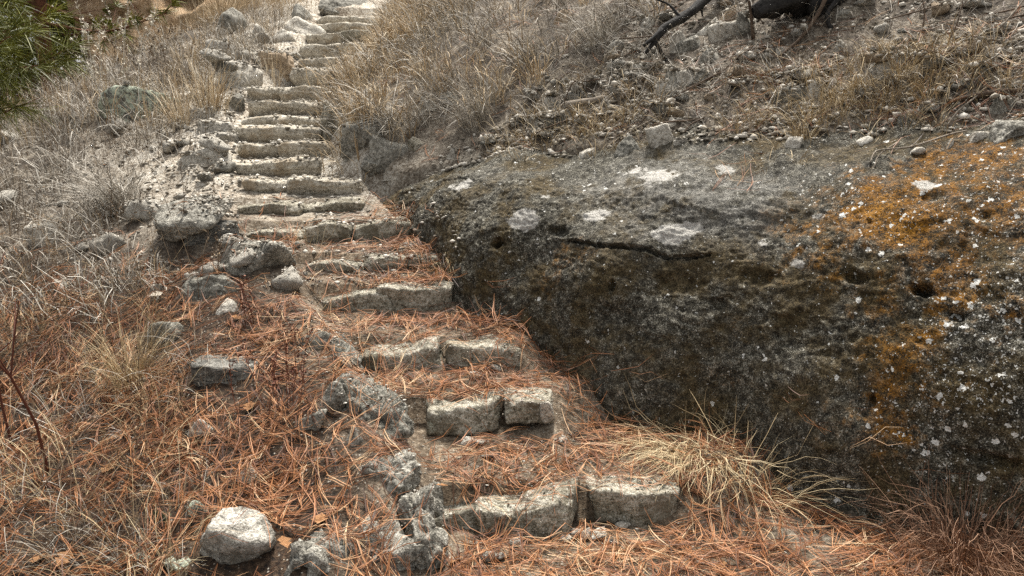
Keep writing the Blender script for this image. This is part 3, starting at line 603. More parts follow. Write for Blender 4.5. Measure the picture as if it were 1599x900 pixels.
# ------------------------------------------------------------------ rocks one can point at
# u, v = middle of the rock in the photo, w, h its size there, material, style, name, label, options
RK = [
 (372, 843, 128, 98, 'pale2', 'round', 'boulder', 'big pale grey knobbly boulder in the needles at the lower left', dict(sub=5, rough=.10)),
 (381, 745, 44, 38, 'pale', 'round', 'cobble', 'small beige rounded cobble behind the big pale boulder', {}),
 (312, 667, 44, 36, 'pale', 'angular', 'cobble', 'pale angular cobble alone in the pine needles left of the steps', {}),
 (353, 480, 46, 28, 'pale', 'round', 'cobble', 'pale round cobble just below the dark pointed stone', {}),
 (330, 451, 100, 48, 'dark', 'angular', 'stone', 'dark pointed stone lying below the large grey rounded boulder', dict(sub=5)),
 (354, 578, 104, 46, 'layer', 'slab', 'flat_stone', 'flat grey streaked slab half sunk in pine needles', dict(sub=5)),
 (256, 516, 62, 42, 'dark', 'angular', 'stone', 'dark grey stone behind the yellow-green tussock', {}),
 (392, 400, 148, 60, 'grey', 'round', 'boulder', 'large grey rounded boulder at the left end of the fifth step', dict(sub=5, dmax=2.2)),
 (336, 360, 88, 38, 'layer', 'slab', 'flat_stone', 'thin layered dark slab tucked above the large grey rounded boulder', dict(sub=5)),
 (302, 318, 126, 72, 'grey', 'round', 'boulder', 'broad smooth grey boulder left of the seventh step', dict(sub=5, flat=(1.0, .30), tx=.55)),
 (163, 441, 24, 22, 'pale', 'round', 'cobble', 'little pale cobble alone in the grey weeds at far left', {}),
 (241, 452, 23, 20, 'pale', 'round', 'cobble', 'little pale cobble on top of a flatter one left of the dark pointed stone', {}),
 (238, 466, 26, 12, 'pale', 'slab', 'cobble', 'flat pale cobble under a rounder one left of the dark pointed stone', {}),
 (522, 735, 76, 38, 'grey', 'round', 'stone', 'low grey stone with white lichen specks among the needles', dict(sub=5)),
 (668, 775, 58, 50, 'grey', 'round', 'stone', 'pale flecked stone set against the left end of the lowest step', dict(sub=5)),
 (516, 622, 52, 62, 'grey', 'angular', 'stone', 'grey knobbly stone left of the dark edging slab', dict(sub=5, g=1)),
 (549, 683, 42, 40, 'grey', 'angular', 'stone', 'small grey stone below the dark edging slab', dict(g=1)),
 (535, 549, 14, 13, 'pale', 'round', 'pebble', 'single white pebble perched above the dark edging slab', {}),
 (486, 654, 50, 46, 'grey', 'angular', 'stone', 'half buried brownish grey stone beside red-stemmed weeds', {}),
 (490, 530, 58, 36, 'dark', 'angular', 'stone', 'blue-grey stone in the gravel left of the third step', {}),
 (480, 548, 26, 14, 'pale', 'slab', 'cobble', 'flat pale cobble in the gravel left of the third step', {}),
 (215, 882, 120, 44, 'green', 'angular', 'stone', 'stone crusted with pale green lichen at the bottom edge', dict(sub=5)),
 (285, 890, 60, 40, 'green', 'angular', 'stone', 'dark stone with a mint lichen spot beside the big pale boulder', dict(sub=5)),
 (312, 792, 44, 28, 'green', 'angular', 'stone', 'small lichen crusted stone behind the big pale boulder', {}),
 (266, 812, 70, 36, 'moss', 'round', 'stone', 'dark mossy stone behind the big pale boulder', dict(sub=5)),
 (208, 164, 160, 60, 'green', 'angular', 'boulder', 'humped boulder covered in pale green lichen among the left weeds', dict(sub=5, ty=-.22, lic=1)),
 (66, 368, 46, 44, 'pale', 'round', 'boulder', 'pale boulder half hidden in grey grass at the left edge', {}),
 (376, 116, 66, 46, 'pale', 'angular', 'boulder', 'pale craggy boulder with a dark hollow beneath left of the upper steps', dict(sub=5)),
 (346, 78, 46, 30, 'pale', 'slab', 'flat_stone', 'pale cracked slab behind the craggy boulder', {}),
 (438, 98, 58, 34, 'tan', 'slab', 'boulder', 'smooth tan boulder beside the upper steps', dict(sub=5)),
 (436, 58, 56, 26, 'pale', 'round', 'boulder', 'white rounded boulder left of the topmost steps', {}),
 (404, 52, 26, 32, 'pale', 'angular', 'stone', 'upright white stone left of the topmost steps', {}),
 (475, 42, 70, 30, 'pale', 'round', 'boulder', 'broad pale boulder touching the left end of the topmost steps', {}),
 (544, 12, 86, 36, 'grey', 'round', 'boulder', 'grey rounded boulder capping the head of the stairway', dict(sub=5)),
 (360, 34, 52, 44, 'grey', 'round', 'boulder', 'grey boulder in dry grass below the tan cliff', {}),
 (265, 42, 110, 46, 'grey', 'angular', 'boulder', 'weathered grey ledge in dry grass below the cliff hollow', dict(sub=5)),
 (470, 20, 40, 30, 'grey', 'round', 'boulder', 'small grey boulder in grass behind the topmost steps', {}),
 (366, 160, 36, 30, 'grey', 'angular', 'stone', 'grey stone at the left end of the thirteenth step', {}),
 (340, 200, 60, 30, 'pale', 'slab', 'flat_stone', 'pale slab left of the eleventh step', {}),
 (325, 245, 80, 34, 'pale', 'slab', 'flat_stone', 'pale slab left of the tenth step', {}),
 (316, 178, 40, 18, 'pale', 'slab', 'flat_stone', 'thin pale slab beside a golden tuft left of the steps', {}),
 (524, 186, 54, 56, 'step', 'angular', 'boulder', 'cracked brown-grey boulder right of the twelfth step', dict(sub=5, rough=.12)),
 (573, 208, 84, 54, 'grey', 'slab', 'flat_stone', 'big smooth grey slab leaning right of the eleventh step', dict(sub=5, ty=.25, tx=.3)),
 (560, 166, 60, 26, 'grey', 'angular', 'stone', 'grey stone wedged above the big leaning slab', {}),
 (606, 232, 64, 34, 'grey', 'slab', 'flat_stone', 'grey slab with a dark gap under it below the big leaning slab', dict(ty=.2)),
 (578, 256, 48, 26, 'grey', 'angular', 'stone', 'mossy grey stone under the gap right of the ninth step', dict(sub=5)),
 (652, 226, 36, 26, 'step', 'angular', 'cobble', 'rounded olive cobble on the slope right of the leaning slabs', dict(sub=5)),
 (706, 240, 24, 18, 'pale', 'angular', 'cobble', 'pale cobble above the far end of the outcrop', {}),
 (704, 154, 48, 24, 'grey', 'angular', 'stone', 'grey rock with a rusty underside in the right-hand grass', {}),
 (668, 165, 30, 16, 'pale', 'slab', 'cobble', 'flat pale cobble in the right-hand grass', {}),
 (1034, 208, 46, 36, 'pale', 'slab', 'stone', 'pale angular block standing on the rim of the outcrop', dict(sub=5, ty=-.5)),
 (984, 226, 52, 32, 'dark', 'angular', 'stone', 'dark rough stone left of the pale angular block', dict(sub=5)),
 (918, 239, 32, 15, 'pale', 'slab', 'flat_stone', 'flat white stone at the rim left of the dark rough stone', {}),
 (1062, 221, 28, 10, 'pale', 'slab', 'flat_stone', 'thin white flake right of the pale angular block', {}),
 (858, 160, 34, 22, 'pale', 'angular', 'cobble', 'pale cobble in the grass above the weathered stick', {}),
 (840, 192, 28, 22, 'grey', 'angular', 'cobble', 'grey cobble in grass below the weathered stick', {}),
 (1205, 77, 20, 14, 'pale', 'angular', 'cobble', 'white triangular stone on the upper right scree', {}),
 (1227, 79, 30, 16, 'pale', 'angular', 'cobble', 'pale pinkish stone right of the white triangular one', {}),
 (1311, 23, 30, 18, 'grey', 'round', 'cobble', 'grey oval cobble right of the charred log', {}),
 (1311, 70, 24, 18, 'pale', 'angular', 'cobble', 'pale cobble below the grey oval one', {}),
 (1395, 96, 76, 44, 'pale', 'round', 'boulder', 'large pale boulder veiled by dry stems on the upper right', dict(sub=5)),
 (1240, 146, 60, 26, 'grey', 'round', 'stone', 'grey stone at the left of golden grass on the scree', {}),
 (1265, 138, 34, 22, 'pale', 'round', 'stone', 'pale stone touching a grey one beside golden grass', {}),
 (1423, 174, 32, 14, 'pale', 'slab', 'flat_stone', 'pale slab lying on a darker stone above orange lichen', {}),
 (1418, 188, 38, 14, 'dark', 'slab', 'flat_stone', 'dark stone under a pale slab above orange lichen', {}),
 (1238, 222, 30, 20, 'pale', 'angular', 'cobble', 'white cobble on the rim left of the orange lichen', {}),
 (1352, 219, 26, 14, 'pale', 'round', 'cobble', 'white rounded cobble on the rim above the orange lichen', {}),
 (1484, 224, 22, 16, 'pale', 'round', 'cobble', 'pale round cobble resting amid the orange lichen', {}),
 (1435, 239, 18, 12, 'pale', 'round', 'pebble', 'tan pebble with a white one on the orange lichen', {}),
 (1583, 200, 66, 26, 'grey', 'slab', 'flat_stone', 'large flat grey slab at the right edge above the outcrop', dict(sub=5)),
 (1560, 163, 44, 24, 'grey', 'angular', 'stone', 'grey angular stone above the flat slab at the right edge', {}),
 (1530, 211, 30, 12, 'pale', 'slab', 'flat_stone', 'flat pale flake left of the large grey slab', {}),
 (1480, 178, 22, 12, 'pale', 'round', 'cobble', 'buff cobble below the brown stick on the right', {}),
 (1096, 42, 48, 28, 'pale', 'angular', 'stone', 'white stone in the rock pile beside the charred branch', {}),
 (1138, 44, 66, 24, 'pale', 'slab', 'flat_stone', 'long pale slab in the rock pile beside the charred branch', dict(ty=-.1)),
 (1080, 68, 44, 22, 'grey', 'slab', 'flat_stone', 'grey slanting slab low in the rock pile', dict(ty=-.4)),
 (1130, 22, 40, 26, 'tan', 'angular', 'stone', 'brownish stone high in the rock pile', {}),
 (1160, 28, 34, 22, 'grey', 'angular', 'stone', 'grey stone high in the rock pile right of the brownish one', {}),
 (1058, 56, 26, 18, 'pale', 'angular', 'cobble', 'pale cobble at the left of the rock pile', {}),
 (1112, 85, 46, 24, 'grey', 'round', 'stone', 'grey stone at the foot of the rock pile', {}),
 (1070, 122, 48, 26, 'pale', 'slab', 'flat_stone', 'pale slab midway down the scree below the rock pile', {}),
 (1040, 142, 46, 24, 'pale', 'slab', 'flat_stone', 'pale slab lower left on the scree above the pale block', {}),
 (1096, 118, 26, 20, 'grey', 'angular', 'cobble', 'grey cobble right of the midway pale slab', {}),
 (1052, 112, 26, 16, 'grey', 'angular', 'cobble', 'grey cobble left of the midway pale slab', {}),
 (1055, 188, 30, 14, 'pale', 'angular', 'cobble', 'pale cobble in twigs just above the pale angular block', {}),
 (950, 130, 36, 20, 'pale', 'round', 'cobble', 'pale cobble above the weathered stick end', {}),
 (1000, 108, 30, 18, 'pale', 'angular', 'cobble', 'pale cobble below the tip of the charred branch', {}),
 (882, 25, 36, 22, 'tan', 'angular', 'stone', 'brownish rock at the top in grey grass', {}),
 (1010, 35, 24, 18, 'pale', 'angular', 'cobble', 'pale cobble left of the charred branch', {}),
 (895, 836, 21, 15, 'pale', 'round', 'pebble', 'pale pebble touching the joint of the lowest step', {}),
 (868, 837, 20, 13, 'pale', 'round', 'pebble', 'tan oval pebble at the foot of the lowest step', {}),
 (915, 838, 18, 18, 'pale', 'angular', 'pebble', 'white pebble at the joint of the lowest step', {}),
 (933, 837, 24, 18, 'pale', 'round', 'pebble', 'largest white pebble at the foot of the lowest step', {}),
 (972, 824, 20, 14, 'pale', 'angular', 'pebble', 'greyish pebble below the right block of the lowest step', {}),
 (994, 820, 15, 12, 'pale', 'round', 'pebble', 'round pebble farthest right at the foot of the lowest step', {}),
 (884, 846, 16, 14, 'pale', 'angular', 'pebble', 'pale pebble in front of the pebble row at the lowest step', {}),
 (949, 848, 14, 11, 'pale', 'round', 'pebble', 'small pebble in front of the largest white pebble', {}),
 (803, 854, 17, 18, 'grey', 'round', 'pebble', 'grey-green pebble on the path left of the pebble row', {}),
 (760, 869, 24, 18, 'pale', 'angular', 'pebble', 'white angular pebble on the path at the lower edge', {}),
 (782, 874, 18, 12, 'pale', 'angular', 'pebble', 'small white pebble right of the white angular one on the path', {}),
 (729, 690, 28, 17, 'pale', 'slab', 'cobble', 'flat tan stone lying on the first tread', {}),
 (750, 694, 16, 11, 'pale', 'round', 'pebble', 'pale pebble right of the flat tan stone on the first tread', {}),
 (762, 718, 18, 10, 'grey', 'round', 'pebble', 'grey pebble in the middle of the first tread', {}),
 (852, 679, 24, 14, 'pale', 'slab', 'cobble', 'pale flat stone on the first tread near the outcrop', {}),
 (875, 692, 18, 14, 'pale', 'angular', 'pebble', 'pale pebble on the first tread beside the outcrop', {}),
 (745, 590, 20, 10, 'pale', 'slab', 'pebble', 'pale flat pebble on the second tread', {}),
 (775, 577, 14, 9, 'pale', 'round', 'pebble', 'white pebble on the second tread below the right stone', {}),
 (605, 296, 16, 10, 'pale', 'round', 'pebble', 'pale pebble at the right end of the eighth step', {}),
 (640, 388, 12, 9, 'pale', 'round', 'pebble', 'pebble on the fifth tread beside the outcrop', {}),
 (463, 384, 12, 10, 'pale', 'round', 'pebble', 'pebble right of the large grey rounded boulder', {}),
]
def seen(u, v):
    """first solid point (ground, outcrop, stones so far) on the sight line of a photo point"""
    Y = np.linspace(1.9, 9.0, 3000); a = px(u, v, 1.0) - (0, 0, EYE); X = a[0] * Y; Z = EYE + a[2] * Y
    k = int(np.argmax(Z <= height(X, Y)))
    if k == 0: return gpx(u, v, 8.5)
    return np.array([X[k], Y[k], float(height(X[k:k + 1], Y[k:k + 1])[0])])
for k, (u, v, wpx, hpx, mt, sty, nm, lab, op) in enumerate(RK):
    g0 = gpx(u, v + .42 * hpx) if op.get('g') or (nm == 'pebble' and v > 560) else seen(u, min(v + 0.42 * hpx, 898 + 0.1 * hpx)) if v + .42 * hpx < 899 else gpx(u, v + .42 * hpx, 1.5)
    dpt = (px(u, v, g0[1]) - (0, 0, EYE)); dpt = float(dpt @ np.array([0, cos(PITCH), -sin(PITCH)]))
    W = wpx * dpt / FPX; Hh = hpx * dpt / FPX
    D = min(max(W * 0.75, Hh * 0.6), op.get('dmax', 1.6) * Hh)
    sl = math.sin(max(0.12, math.atan2(EYE - g0[2], g0[1])))
    kc, kt = (0.30, 0.38) if u > 600 and v < 300 else (0.42, 0.55)
    ctr = px(u, v, g0[1] + D * kc)
    ztop = px(u, v - 0.48 * hpx, g0[1] + D * kt)[2]
    vis = max(0.25 * Hh, ztop - g0[2]); ztop = g0[2] + vis
    zbot = g0[2] - (0.15 if nm == 'pebble' else 0.4) * vis - (0.0 if nm == 'pebble' else 0.10)
    hz = ztop - zbot; cz = (ztop + zbot) / 2
    if nm == 'pebble': W *= 1.25; D *= 1.2; hz *= 1.2; cz += 0.008
    if 'flat' in op: D = W * op['flat'][0]; hz = op['flat'][1]; cz = px(u, v, g0[1] + .16)[2] - .10; ctr = px(u, v, g0[1] + .16)
    sub = op.get('sub', 3 if nm == 'pebble' else 4)
    o = put_rock(nm, (ctr[0], ctr[1], cz), (W, D, hz), 40 + k, mt, sub, sty, op.get('rough', .09), tx=op.get('tx', random.Random(k).uniform(-.15, .15)), ty=op.get('ty', random.Random(k + 5).uniform(-.12, .12)))
    tag(o, lab, {'flat_stone': 'rock', 'boulder': 'boulder'}.get(nm, nm))

# the bedrock edging left of the lower steps
def ledge(lab, u0, v0, u1, v1, wd, hg, up, mt, seed, nm='ledge_stone', sty='slab', groove=0, dz=0.0):
    a, c_ = gpx(u0, v0, 1.5), gpx(u1, v1, 1.5); L = float(np.linalg.norm((c_ - a)[:2])); yaw = math.atan2(c_[1] - a[1], c_[0] - a[0]); m = (a + c_) / 2
    def shp(V):
        V = V.copy()
        if groove:
            g = np.abs(np.sin(V[:, 0] / L * pi * groove + 0.9 * perlin(V * 7 + seed) + 0.6)); V[:, 1] *= 0.72 + 0.28 * g; V[:, 2] *= 0.80 + 0.20 * g
        return V
    o = put_rock(nm, (m[0], m[1], m[2] + up - hg / 2 + dz), (L * 1.12, wd, hg), seed, mt, 5, sty, .26, yaw=yaw, ty=-math.atan2(c_[2] - a[2], L), tx=random.Random(seed).uniform(-.1, .1), shape=shp)
    tag(o, lab, 'rock')
ledge('long ribbed grey rock ledge with deep grooves at the bottom edge', 452, 868, 655, 868, .34, .40, .13, 'grey', 611, 'rock_ledge', 'slab', 5)
ledge('speckled grey stone at the right corner of the ribbed ledge', 630, 760, 682, 885, .20, .34, .10, 'grey', 612, 'ledge_stone', 'slab', 2)
ledge('leaning grey stone with pale flecks above the ribbed ledge', 586, 708, 636, 775, .24, .26, .08, 'grey', 613, 'ledge_stone', 'slab')
ledge('dark smooth slab running along the left edge of the second step', 548, 590, 612, 690, .27, .30, .08, 'dark', 614, 'ledge_stone', 'angular')
ledge('narrow dark stone above the dark slab left of the third step', 520, 535, 550, 585, .16, .2, .06, 'dark', 615, 'ledge_stone', 'slab')

# tan cliff behind the head of the steps
c0 = gpx(290, 60, 6); cy = 14.5
V, F = rock_verts((3.6, 2.2, 4.2), 77, 6, 'slab', 0.10)
pc = px(300, -40, cy)
V[:, 1] += 0.8 * V[:, 2]
for (u, v, r, dep) in ((288, 4, .34, .45), (245, -20, .2, .2), (372, -6, .25, .3)):
    t_ = px(u, v, cy - 1.1) - pc; d = np.linalg.norm((V - t_) * (1, .6, 1.3), axis=1); V[:, 1] += dep * sstep(r * 1.25, r * 0.5, d + 0.06 * perlin(V * 5))
tag(link('cliff', new_mesh('cliff', V, F), M['cliff'], None, pc), 'tan sandstone cliff with a shaded hollow at the top left', 'cliff')

# ------------------------------------------------------------------ loose stones on the slope: shared shapes, each its own object
ANC = [(372, 843, 'big pale knobbly boulder'), (330, 451, 'dark pointed stone'), (354, 578, 'flat grey streaked slab'), (392, 400, 'large grey rounded boulder'), (302, 316, 'broad smooth grey boulder'), (572, 622, 'dark edging slab'), (208, 168, 'green lichened boulder'), (376, 116, 'pale craggy boulder'), (438, 92, 'smooth tan boulder'), (436, 58, 'white rounded boulder'), (524, 186, 'cracked brown-grey boulder'), (573, 205, 'big smooth leaning slab'), (652, 226, 'rounded olive cobble'), (704, 154, 'grey rock with rusty underside'), (1034, 207, 'pale angular block'), (984, 226, 'dark rough rim stone'), (918, 239, 'flat white rim stone'), (925, 157, 'weathered grey stick'), (1205, 77, 'white triangular stone'), (1311, 23, 'grey oval cobble'), (1395, 96, 'large pale veiled boulder'), (1240, 146, 'grey stone by golden grass'), (1423, 178, 'pale slab lying on a dark one'), (1352, 219, 'white cobble above the orange lichen'), (1238, 222, 'white cobble left of the orange lichen'), (1583, 200, 'flat slab at the right edge'), (1110, 45, 'rock pile'), (1030, 60, 'charred branch'), (1250, 5, 'charred log'), (1530, 150, 'brown split stick'), (1070, 122, 'midway pale scree slab'), (1096, 85, 'stone at the foot of the rock pile'), (475, 42, 'broad pale boulder at the topmost steps'), (185, 325, 'big grey drooping tussock'), (66, 368, 'pale boulder at the left edge'), (205, 600, 'yellow-green tussock'), (448, 620, 'red-stemmed weeds'), (312, 667, 'pale angular cobble'), (256, 516, 'dark stone behind the tussock'), (325, 245, 'pale slab left of the tenth step'), (340, 200, 'pale slab left of the eleventh step'), (560, 462, 'fourth step'), (520, 410, 'fifth step'), (510, 365, 'sixth step'), (460, 330, 'seventh step'), (470, 290, 'eighth step'), (430, 265, 'ninth step'), (440, 236, 'tenth step'), (430, 210, 'eleventh step'), (440, 190, 'twelfth step'), (445, 168, 'thirteenth step'), (445, 148, 'fourteenth step'), (620, 560, 'third step'), (720, 640, 'second step'), (880, 780, 'lowest step'), (1105, 705, 'pale straw tuft'), (490, 530, 'blue-grey gravel stone'), (1420, 260, 'orange lichen'), (882, 25, 'brownish rock at the top'), (745, 190, 'swept grey tussock')]
USED = set()
def proj(p):
    d = np.asarray(p, float) - (0, 0, EYE); t = d[1] * cos(PITCH) - d[2] * sin(PITCH); return IW / 2 + FPX * d[0] / t, IH / 2 - FPX * (d[1] * sin(PITCH) + d[2] * cos(PITCH)) / t
def own_label(what, p, fallback):
    u, v = proj(p); near = sorted(ANC, key=lambda a: (a[0] - u) ** 2 + (a[1] - v) ** 2)
    for rank in range(9):
        a = near[rank]; du, dv = u - a[0], v - a[1]; dist = math.hypot(du, dv)
        side = ('right of' if du > 0 else 'left of') if abs(du) > abs(dv) else ('below' if dv > 0 else 'above')
        how = 'close ' if dist < 28 else ('well ' if dist > 90 else 'just ' if dist < 55 else '')
        lab = f'{what} {how}{side} the {a[2]}'
        if lab not in USED: USED.add(lab); return lab, True
    return fallback, False
TPL = []
for k in range(10):
    V, F = rock_verts((1.0, random.Random(k).uniform(.6, .9), random.Random(k + 9).uniform(.35, .7)), 500 + k, 3, 'angular', 0.17)
    TPL.append((V, new_mesh('loose_stone', V, F, True)))
def loose(n, sampler, sizes, lab, cat, group, mats, seed):
    r = np.random.default_rng(seed); made = 0; tries = 0
    while made < n and tries < n * 20:
        tries += 1
        x, y = sampler(r); s = float(np.exp(r.uniform(math.log(sizes[0]), math.log(sizes[1]))))
        t, me0 = TPL[r.integers(len(TPL))]; mt = mats[r.integers(len(mats))]
        key = (me0.name, mt)
        if key not in TPM: 
            m2 = me0.copy(); m2.materials.clear(); m2.materials.append(M[mt]); TPM[key] = m2
        z = float(height(np.array([x]), np.array([y]))[0])
        o = link('loose_stone', TPM[key], None, None, (x, y, z + 0.10 * s), (r.uniform(-.3, .3), r.uniform(-.3, .3), r.uniform(0, 6.28)))
        
        o.scale = (s, s, s); q = (math.log(s) - math.log(sizes[0])) / math.log(sizes[1] / sizes[0])
        what = ('small ' if q < .4 else 'mid-sized ' if q < .75 else 'larger ') + {'pale': 'pale', 'grey': 'grey', 'tan': 'tan'}[mt] + ' loose stone'
        lb, _ = own_label(what, (x, y, z), what + ' ' + lab); tag(o, lb, cat, group); made += 1
        splat(rotz(t * s, o.rotation_euler.z) + (x, y, z + 0.10 * s), 1)
TPM = {}
def s_scree(r):
    while True:
        p, q = r.uniform(-0.2, 3.6), r.gamma(1.6, 0.55); x, y = to_xy(p, rimq(p) + 0.05 + q)
        if y < 9 and x < 0.72 * y: return x, y
def s_stair(r):
    y = r.uniform(4.4, 9.5); return r.uniform(xl(y) - 0.35, xr(y) + 0.1), y
def s_left(r):
    y = r.uniform(4.2, 9.5); return xl(y) - 0.02 - r.gamma(1.5, 0.48), y
def s_edge(r):
    y = r.uniform(3.2, 4.9); return xl(y) - r.uniform(-0.05, 0.35), y
loose(150, s_scree, (0.05, 0.18), 'on the scree', 'stone', 'scree stones above the outcrop', ['pale', 'pale', 'pale', 'pale', 'grey', 'tan'], 1)
loose(46, s_stair, (0.02, 0.07), 'on the steps', 'stone', 'loose stones on the upper steps', ['pale'], 2)
loose(72, s_left, (0.06, 0.30), 'on the left bank', 'stone', 'loose stones left of the steps', ['pale', 'pale', 'grey'], 3)
loose(24, s_edge, (0.015, 0.04), 'in the gravel', 'stone', 'gravel stones edging the lower steps', ['pale', 'grey'], 4)

# gravel too small to pick apart
def gravel(name, lab, n, sampler, sizes, mat, seed):
    r = np.random.default_rng(seed); XY = np.array([sampler(r) for _ in range(int(n * 1.7))]); XY = XY[np.argsort(-noise2(XY[:, 0], XY[:, 1], 1.8, seed * 3.0, 3) - r.random(len(XY)) * 0.9)[:n]]
    s = np.exp(r.uniform(math.log(sizes[0]), math.log(sizes[1]), n)); z = height(XY[:, 0], XY[:, 1])
    P, F = ico(1)
    V = P[None] * (1 + 0.35 * r.normal(size=(n, len(P), 1)).clip(-1, 1)) * s[:, None, None] * r.uniform(.4, 1.15, (n, 1, 3)) * 0.5
    V[:, :, 2] *= 0.6
    V = V + np.stack([XY[:, 0], XY[:, 1], z + 0.12 * s], 1)[:, None, :]
    FF = (F[None] + (np.arange(n) * len(P))[:, None, None]).reshape(-1, 3)
    me = new_mesh(name, V.reshape(-1, 3), FF, False); attr(me, 'rnd', np.repeat(r.random(n), len(P)))
    tag(link(name, me, M[mat]), lab, 'gravel', kind='stuff')
M['grit'] = mat_blade('gravel_stone', [(0, (0.10, 0.085, 0.065)), (0.5, (0.33, 0.295, 0.24)), (1, (0.60, 0.56, 0.49))], 0.9)
def s_lgrav(r):
    y = r.uniform(4.4, 10); return xl(y) - r.gamma(1.5, 0.6), y
def s_path(r):
    y = r.uniform(2.3, 5.0); return r.uniform(xl(y) - 0.15, min(xr(y), 1.9)), y
gravel('scree_gravel', 'fine pale gravel on the slope above the outcrop', 5500, s_scree, (0.008, 0.05), 'grit', 5)
def s_rim(r):
    p = r.uniform(-0.3, 3.9); return to_xy(p, rimq(p) - 0.04 + abs(r.normal(0, 0.22)))
gravel('rim_gravel', 'line of pale pebbles along the upper rim of the outcrop', 1900, s_rim, (0.007, 0.06), 'grit', 15)
gravel('stair_gravel', 'fine pale gravel over the upper treads', 4200, s_stair, (0.008, 0.045), 'grit', 6)
gravel('path_gravel', 'fine gravel among needles on the lower treads', 2600, s_path, (0.005, 0.016), 'grit', 7)
gravel('edge_gravel', 'fine gravel along the left edge of the lower steps', 900, s_edge, (0.006, 0.02), 'grit', 8)
gravel('weed_gravel', 'fine gravel showing between weeds on the left', 4500, s_lgrav, (0.010, 0.045), 'grit', 9)

# ------------------------------------------------------------------ fallen pine needles
def near_foot(x, y):
    p, q = to_pq(x, y); qb, _ = foot(p); return np.where((p > -1.5) & (p < 4.2), qb - q, 9.0)
def needle_density(x, y):
    l = xl(y) - x; ins = sstep(0.05, -0.05, l) * (near_foot(x, y) > -0.02)
    left = sstep(-0.02, 0.15, l) * sstep(5.4, 3.4, y) * sstep(3.6, 1.6, l)
    path = ins * (1.15 * sstep(5.6, 3.6, y) + 0.75 * sstep(2.9, 2.7, y))
    nf = near_foot(x, y); heap = 1.7 * sstep(0.24, 0.02, nf) * (nf > -0.03) * sstep(5.6, 4.6, y)
    pat = np.zeros_like(x)
    for c0, r, a in NPATCH: pat = pat + a * np.exp(-(((x - c0[0]) ** 2 + (y - c0[1]) ** 2) / r ** 2))
    p, q = to_pq(x, y); scree = 0.06 * ((q > rimq(p) + .02) & (x > xr(y))) * (y < 7.5)
    d = (left + path) * (0.42 + 1.25 * sstep(-0.45, 0.7, noise2(x, y, 2.2, 6.0, 3))) + heap + pat + scree
    return d
NPATCH = [(seen(1140, 272), .14, .7), (seen(1450, 208), .2, .35), (seen(1230, 75), .3, .3), (seen(1180, 130), .3, .25), (seen(1500, 120), .4, .3), (seen(930, 790), .05, 2.5), (seen(980, 690), .15, .8), (seen(860, 690), .2, .5), (seen(800, 875), .2, .9)]
r = np.random.default_rng(21)
nc = 76000
cx, cy_ = r.uniform(-4.2, 3.2, nc), r.uniform(1.7, 7.5, nc)
keep = r.random(nc) < needle_density(cx, cy_) / 1.5
cx, cy_ = cx[keep], cy_[keep]
vis_ok = np.abs(cx) < 0.72 * cy_ + 0.5; cx, cy_ = cx[vis_ok], cy_[vis_ok]
nf = len(cx)
ang = r.uniform(0, 2 * pi, nf) * 0.55 + 0.45 * (0.35 + 1.8 * noise2(cx, cy_, 1.1, 9.0, 2)) * 2 + np.where(r.random(nf) < .5, pi, 0)
L = r.uniform(0.11, 0.21, nf); bend = r.normal(0, 0.5, nf); rn = np.clip(r.beta(1.9, 1.9, nf) + 0.15 * noise2(cx, cy_, 1.5, 4.0, 2), 0, 1)
hp = np.clip(1 - near_foot(cx, cy_) / 0.22, 0, 1) * (near_foot(cx, cy_) > -0.03)
lift = r.exponential(0.011, nf) + r.random(nf) * 0.055 * hp
k = 4; s = np.linspace(-0.5, 0.5, k)
PT, RN = [], []
for j in range(3):
    a = ang[:, None] + r.normal(0, 0.05, nf)[:, None] + (s[None, :] + 0.5) * bend[:, None] + (j - 1) * 0.07 * r.random(nf)[:, None]
    st_ = (L * r.uniform(.85, 1.1, nf))[:, None] / (k - 1)
    X = cx[:, None] + np.concatenate([np.zeros((nf, 1)), np.cumsum(np.cos(a[:, 1:]) * st_, 1)], 1) - 0.5 * L[:, None] * np.cos(ang)[:, None]
    Y = cy_[:, None] + np.concatenate([np.zeros((nf, 1)), np.cumsum(np.sin(a[:, 1:]) * st_, 1)], 1) - 0.5 * L[:, None] * np.sin(ang)[:, None]
    Hh = height(X, Y); line = Hh[:, :1] + (Hh[:, -1:] - Hh[:, :1]) * (s[None, :] + .5)
    Z = 0.45 * np.maximum(Hh, line) + 0.55 * Hh + 0.003 + lift[:, None] + (s[None, :]) * r.normal(0, 0.022, nf)[:, None] + 0.008 * r.random(nf)[:, None] * (1 - 4 * s[None, :] ** 2)
    Z = np.maximum(Z, Hh + 0.001)
    onrock = (Hh[:, 1] - ground(X[:, 1], Y[:, 1], False) > 0.035) & (hp < .2)
    good = (Hh.max(1) - Hh.min(1) < 0.10) | (r.random(nf) < 0.0)
    good &= ~(onrock & (r.random(nf) < 0.8))
    PT.append(np.stack([X, Y, Z], -1)[good]); RN.append(np.clip(rn + r.normal(0, .1, nf), 0, 1)[good])
PT = np.concatenate(PT); RN = np.concatenate(RN); n = len(PT)
dirv = PT[:, -1] - PT[:, 0]; dirv /= np.linalg.norm(dirv, axis=1)[:, None] + 1e-9
rv = r.normal(size=(n, 3)) * 0.6 + (0, 0, 1); S = np.cross(dirv, rv); S /= np.linalg.norm(S, axis=1)[:, None] + 1e-9
W = np.tile(np.array([0.7, 1.0, 0.95, 0.35]), (n, 1)) * r.uniform(0.0008, 0.00145, n)[:, None]
V, F = ribbons(PT, W, S)
me = new_mesh('fallen_pine_needles', V, F, False); attr(me, 'rnd', np.repeat(RN, k * 2))
tag(link('fallen_pine_needles', me, M['needle']), 'rust coloured fallen pine needles matted over the ground and lower treads', 'pine needles', kind='stuff')

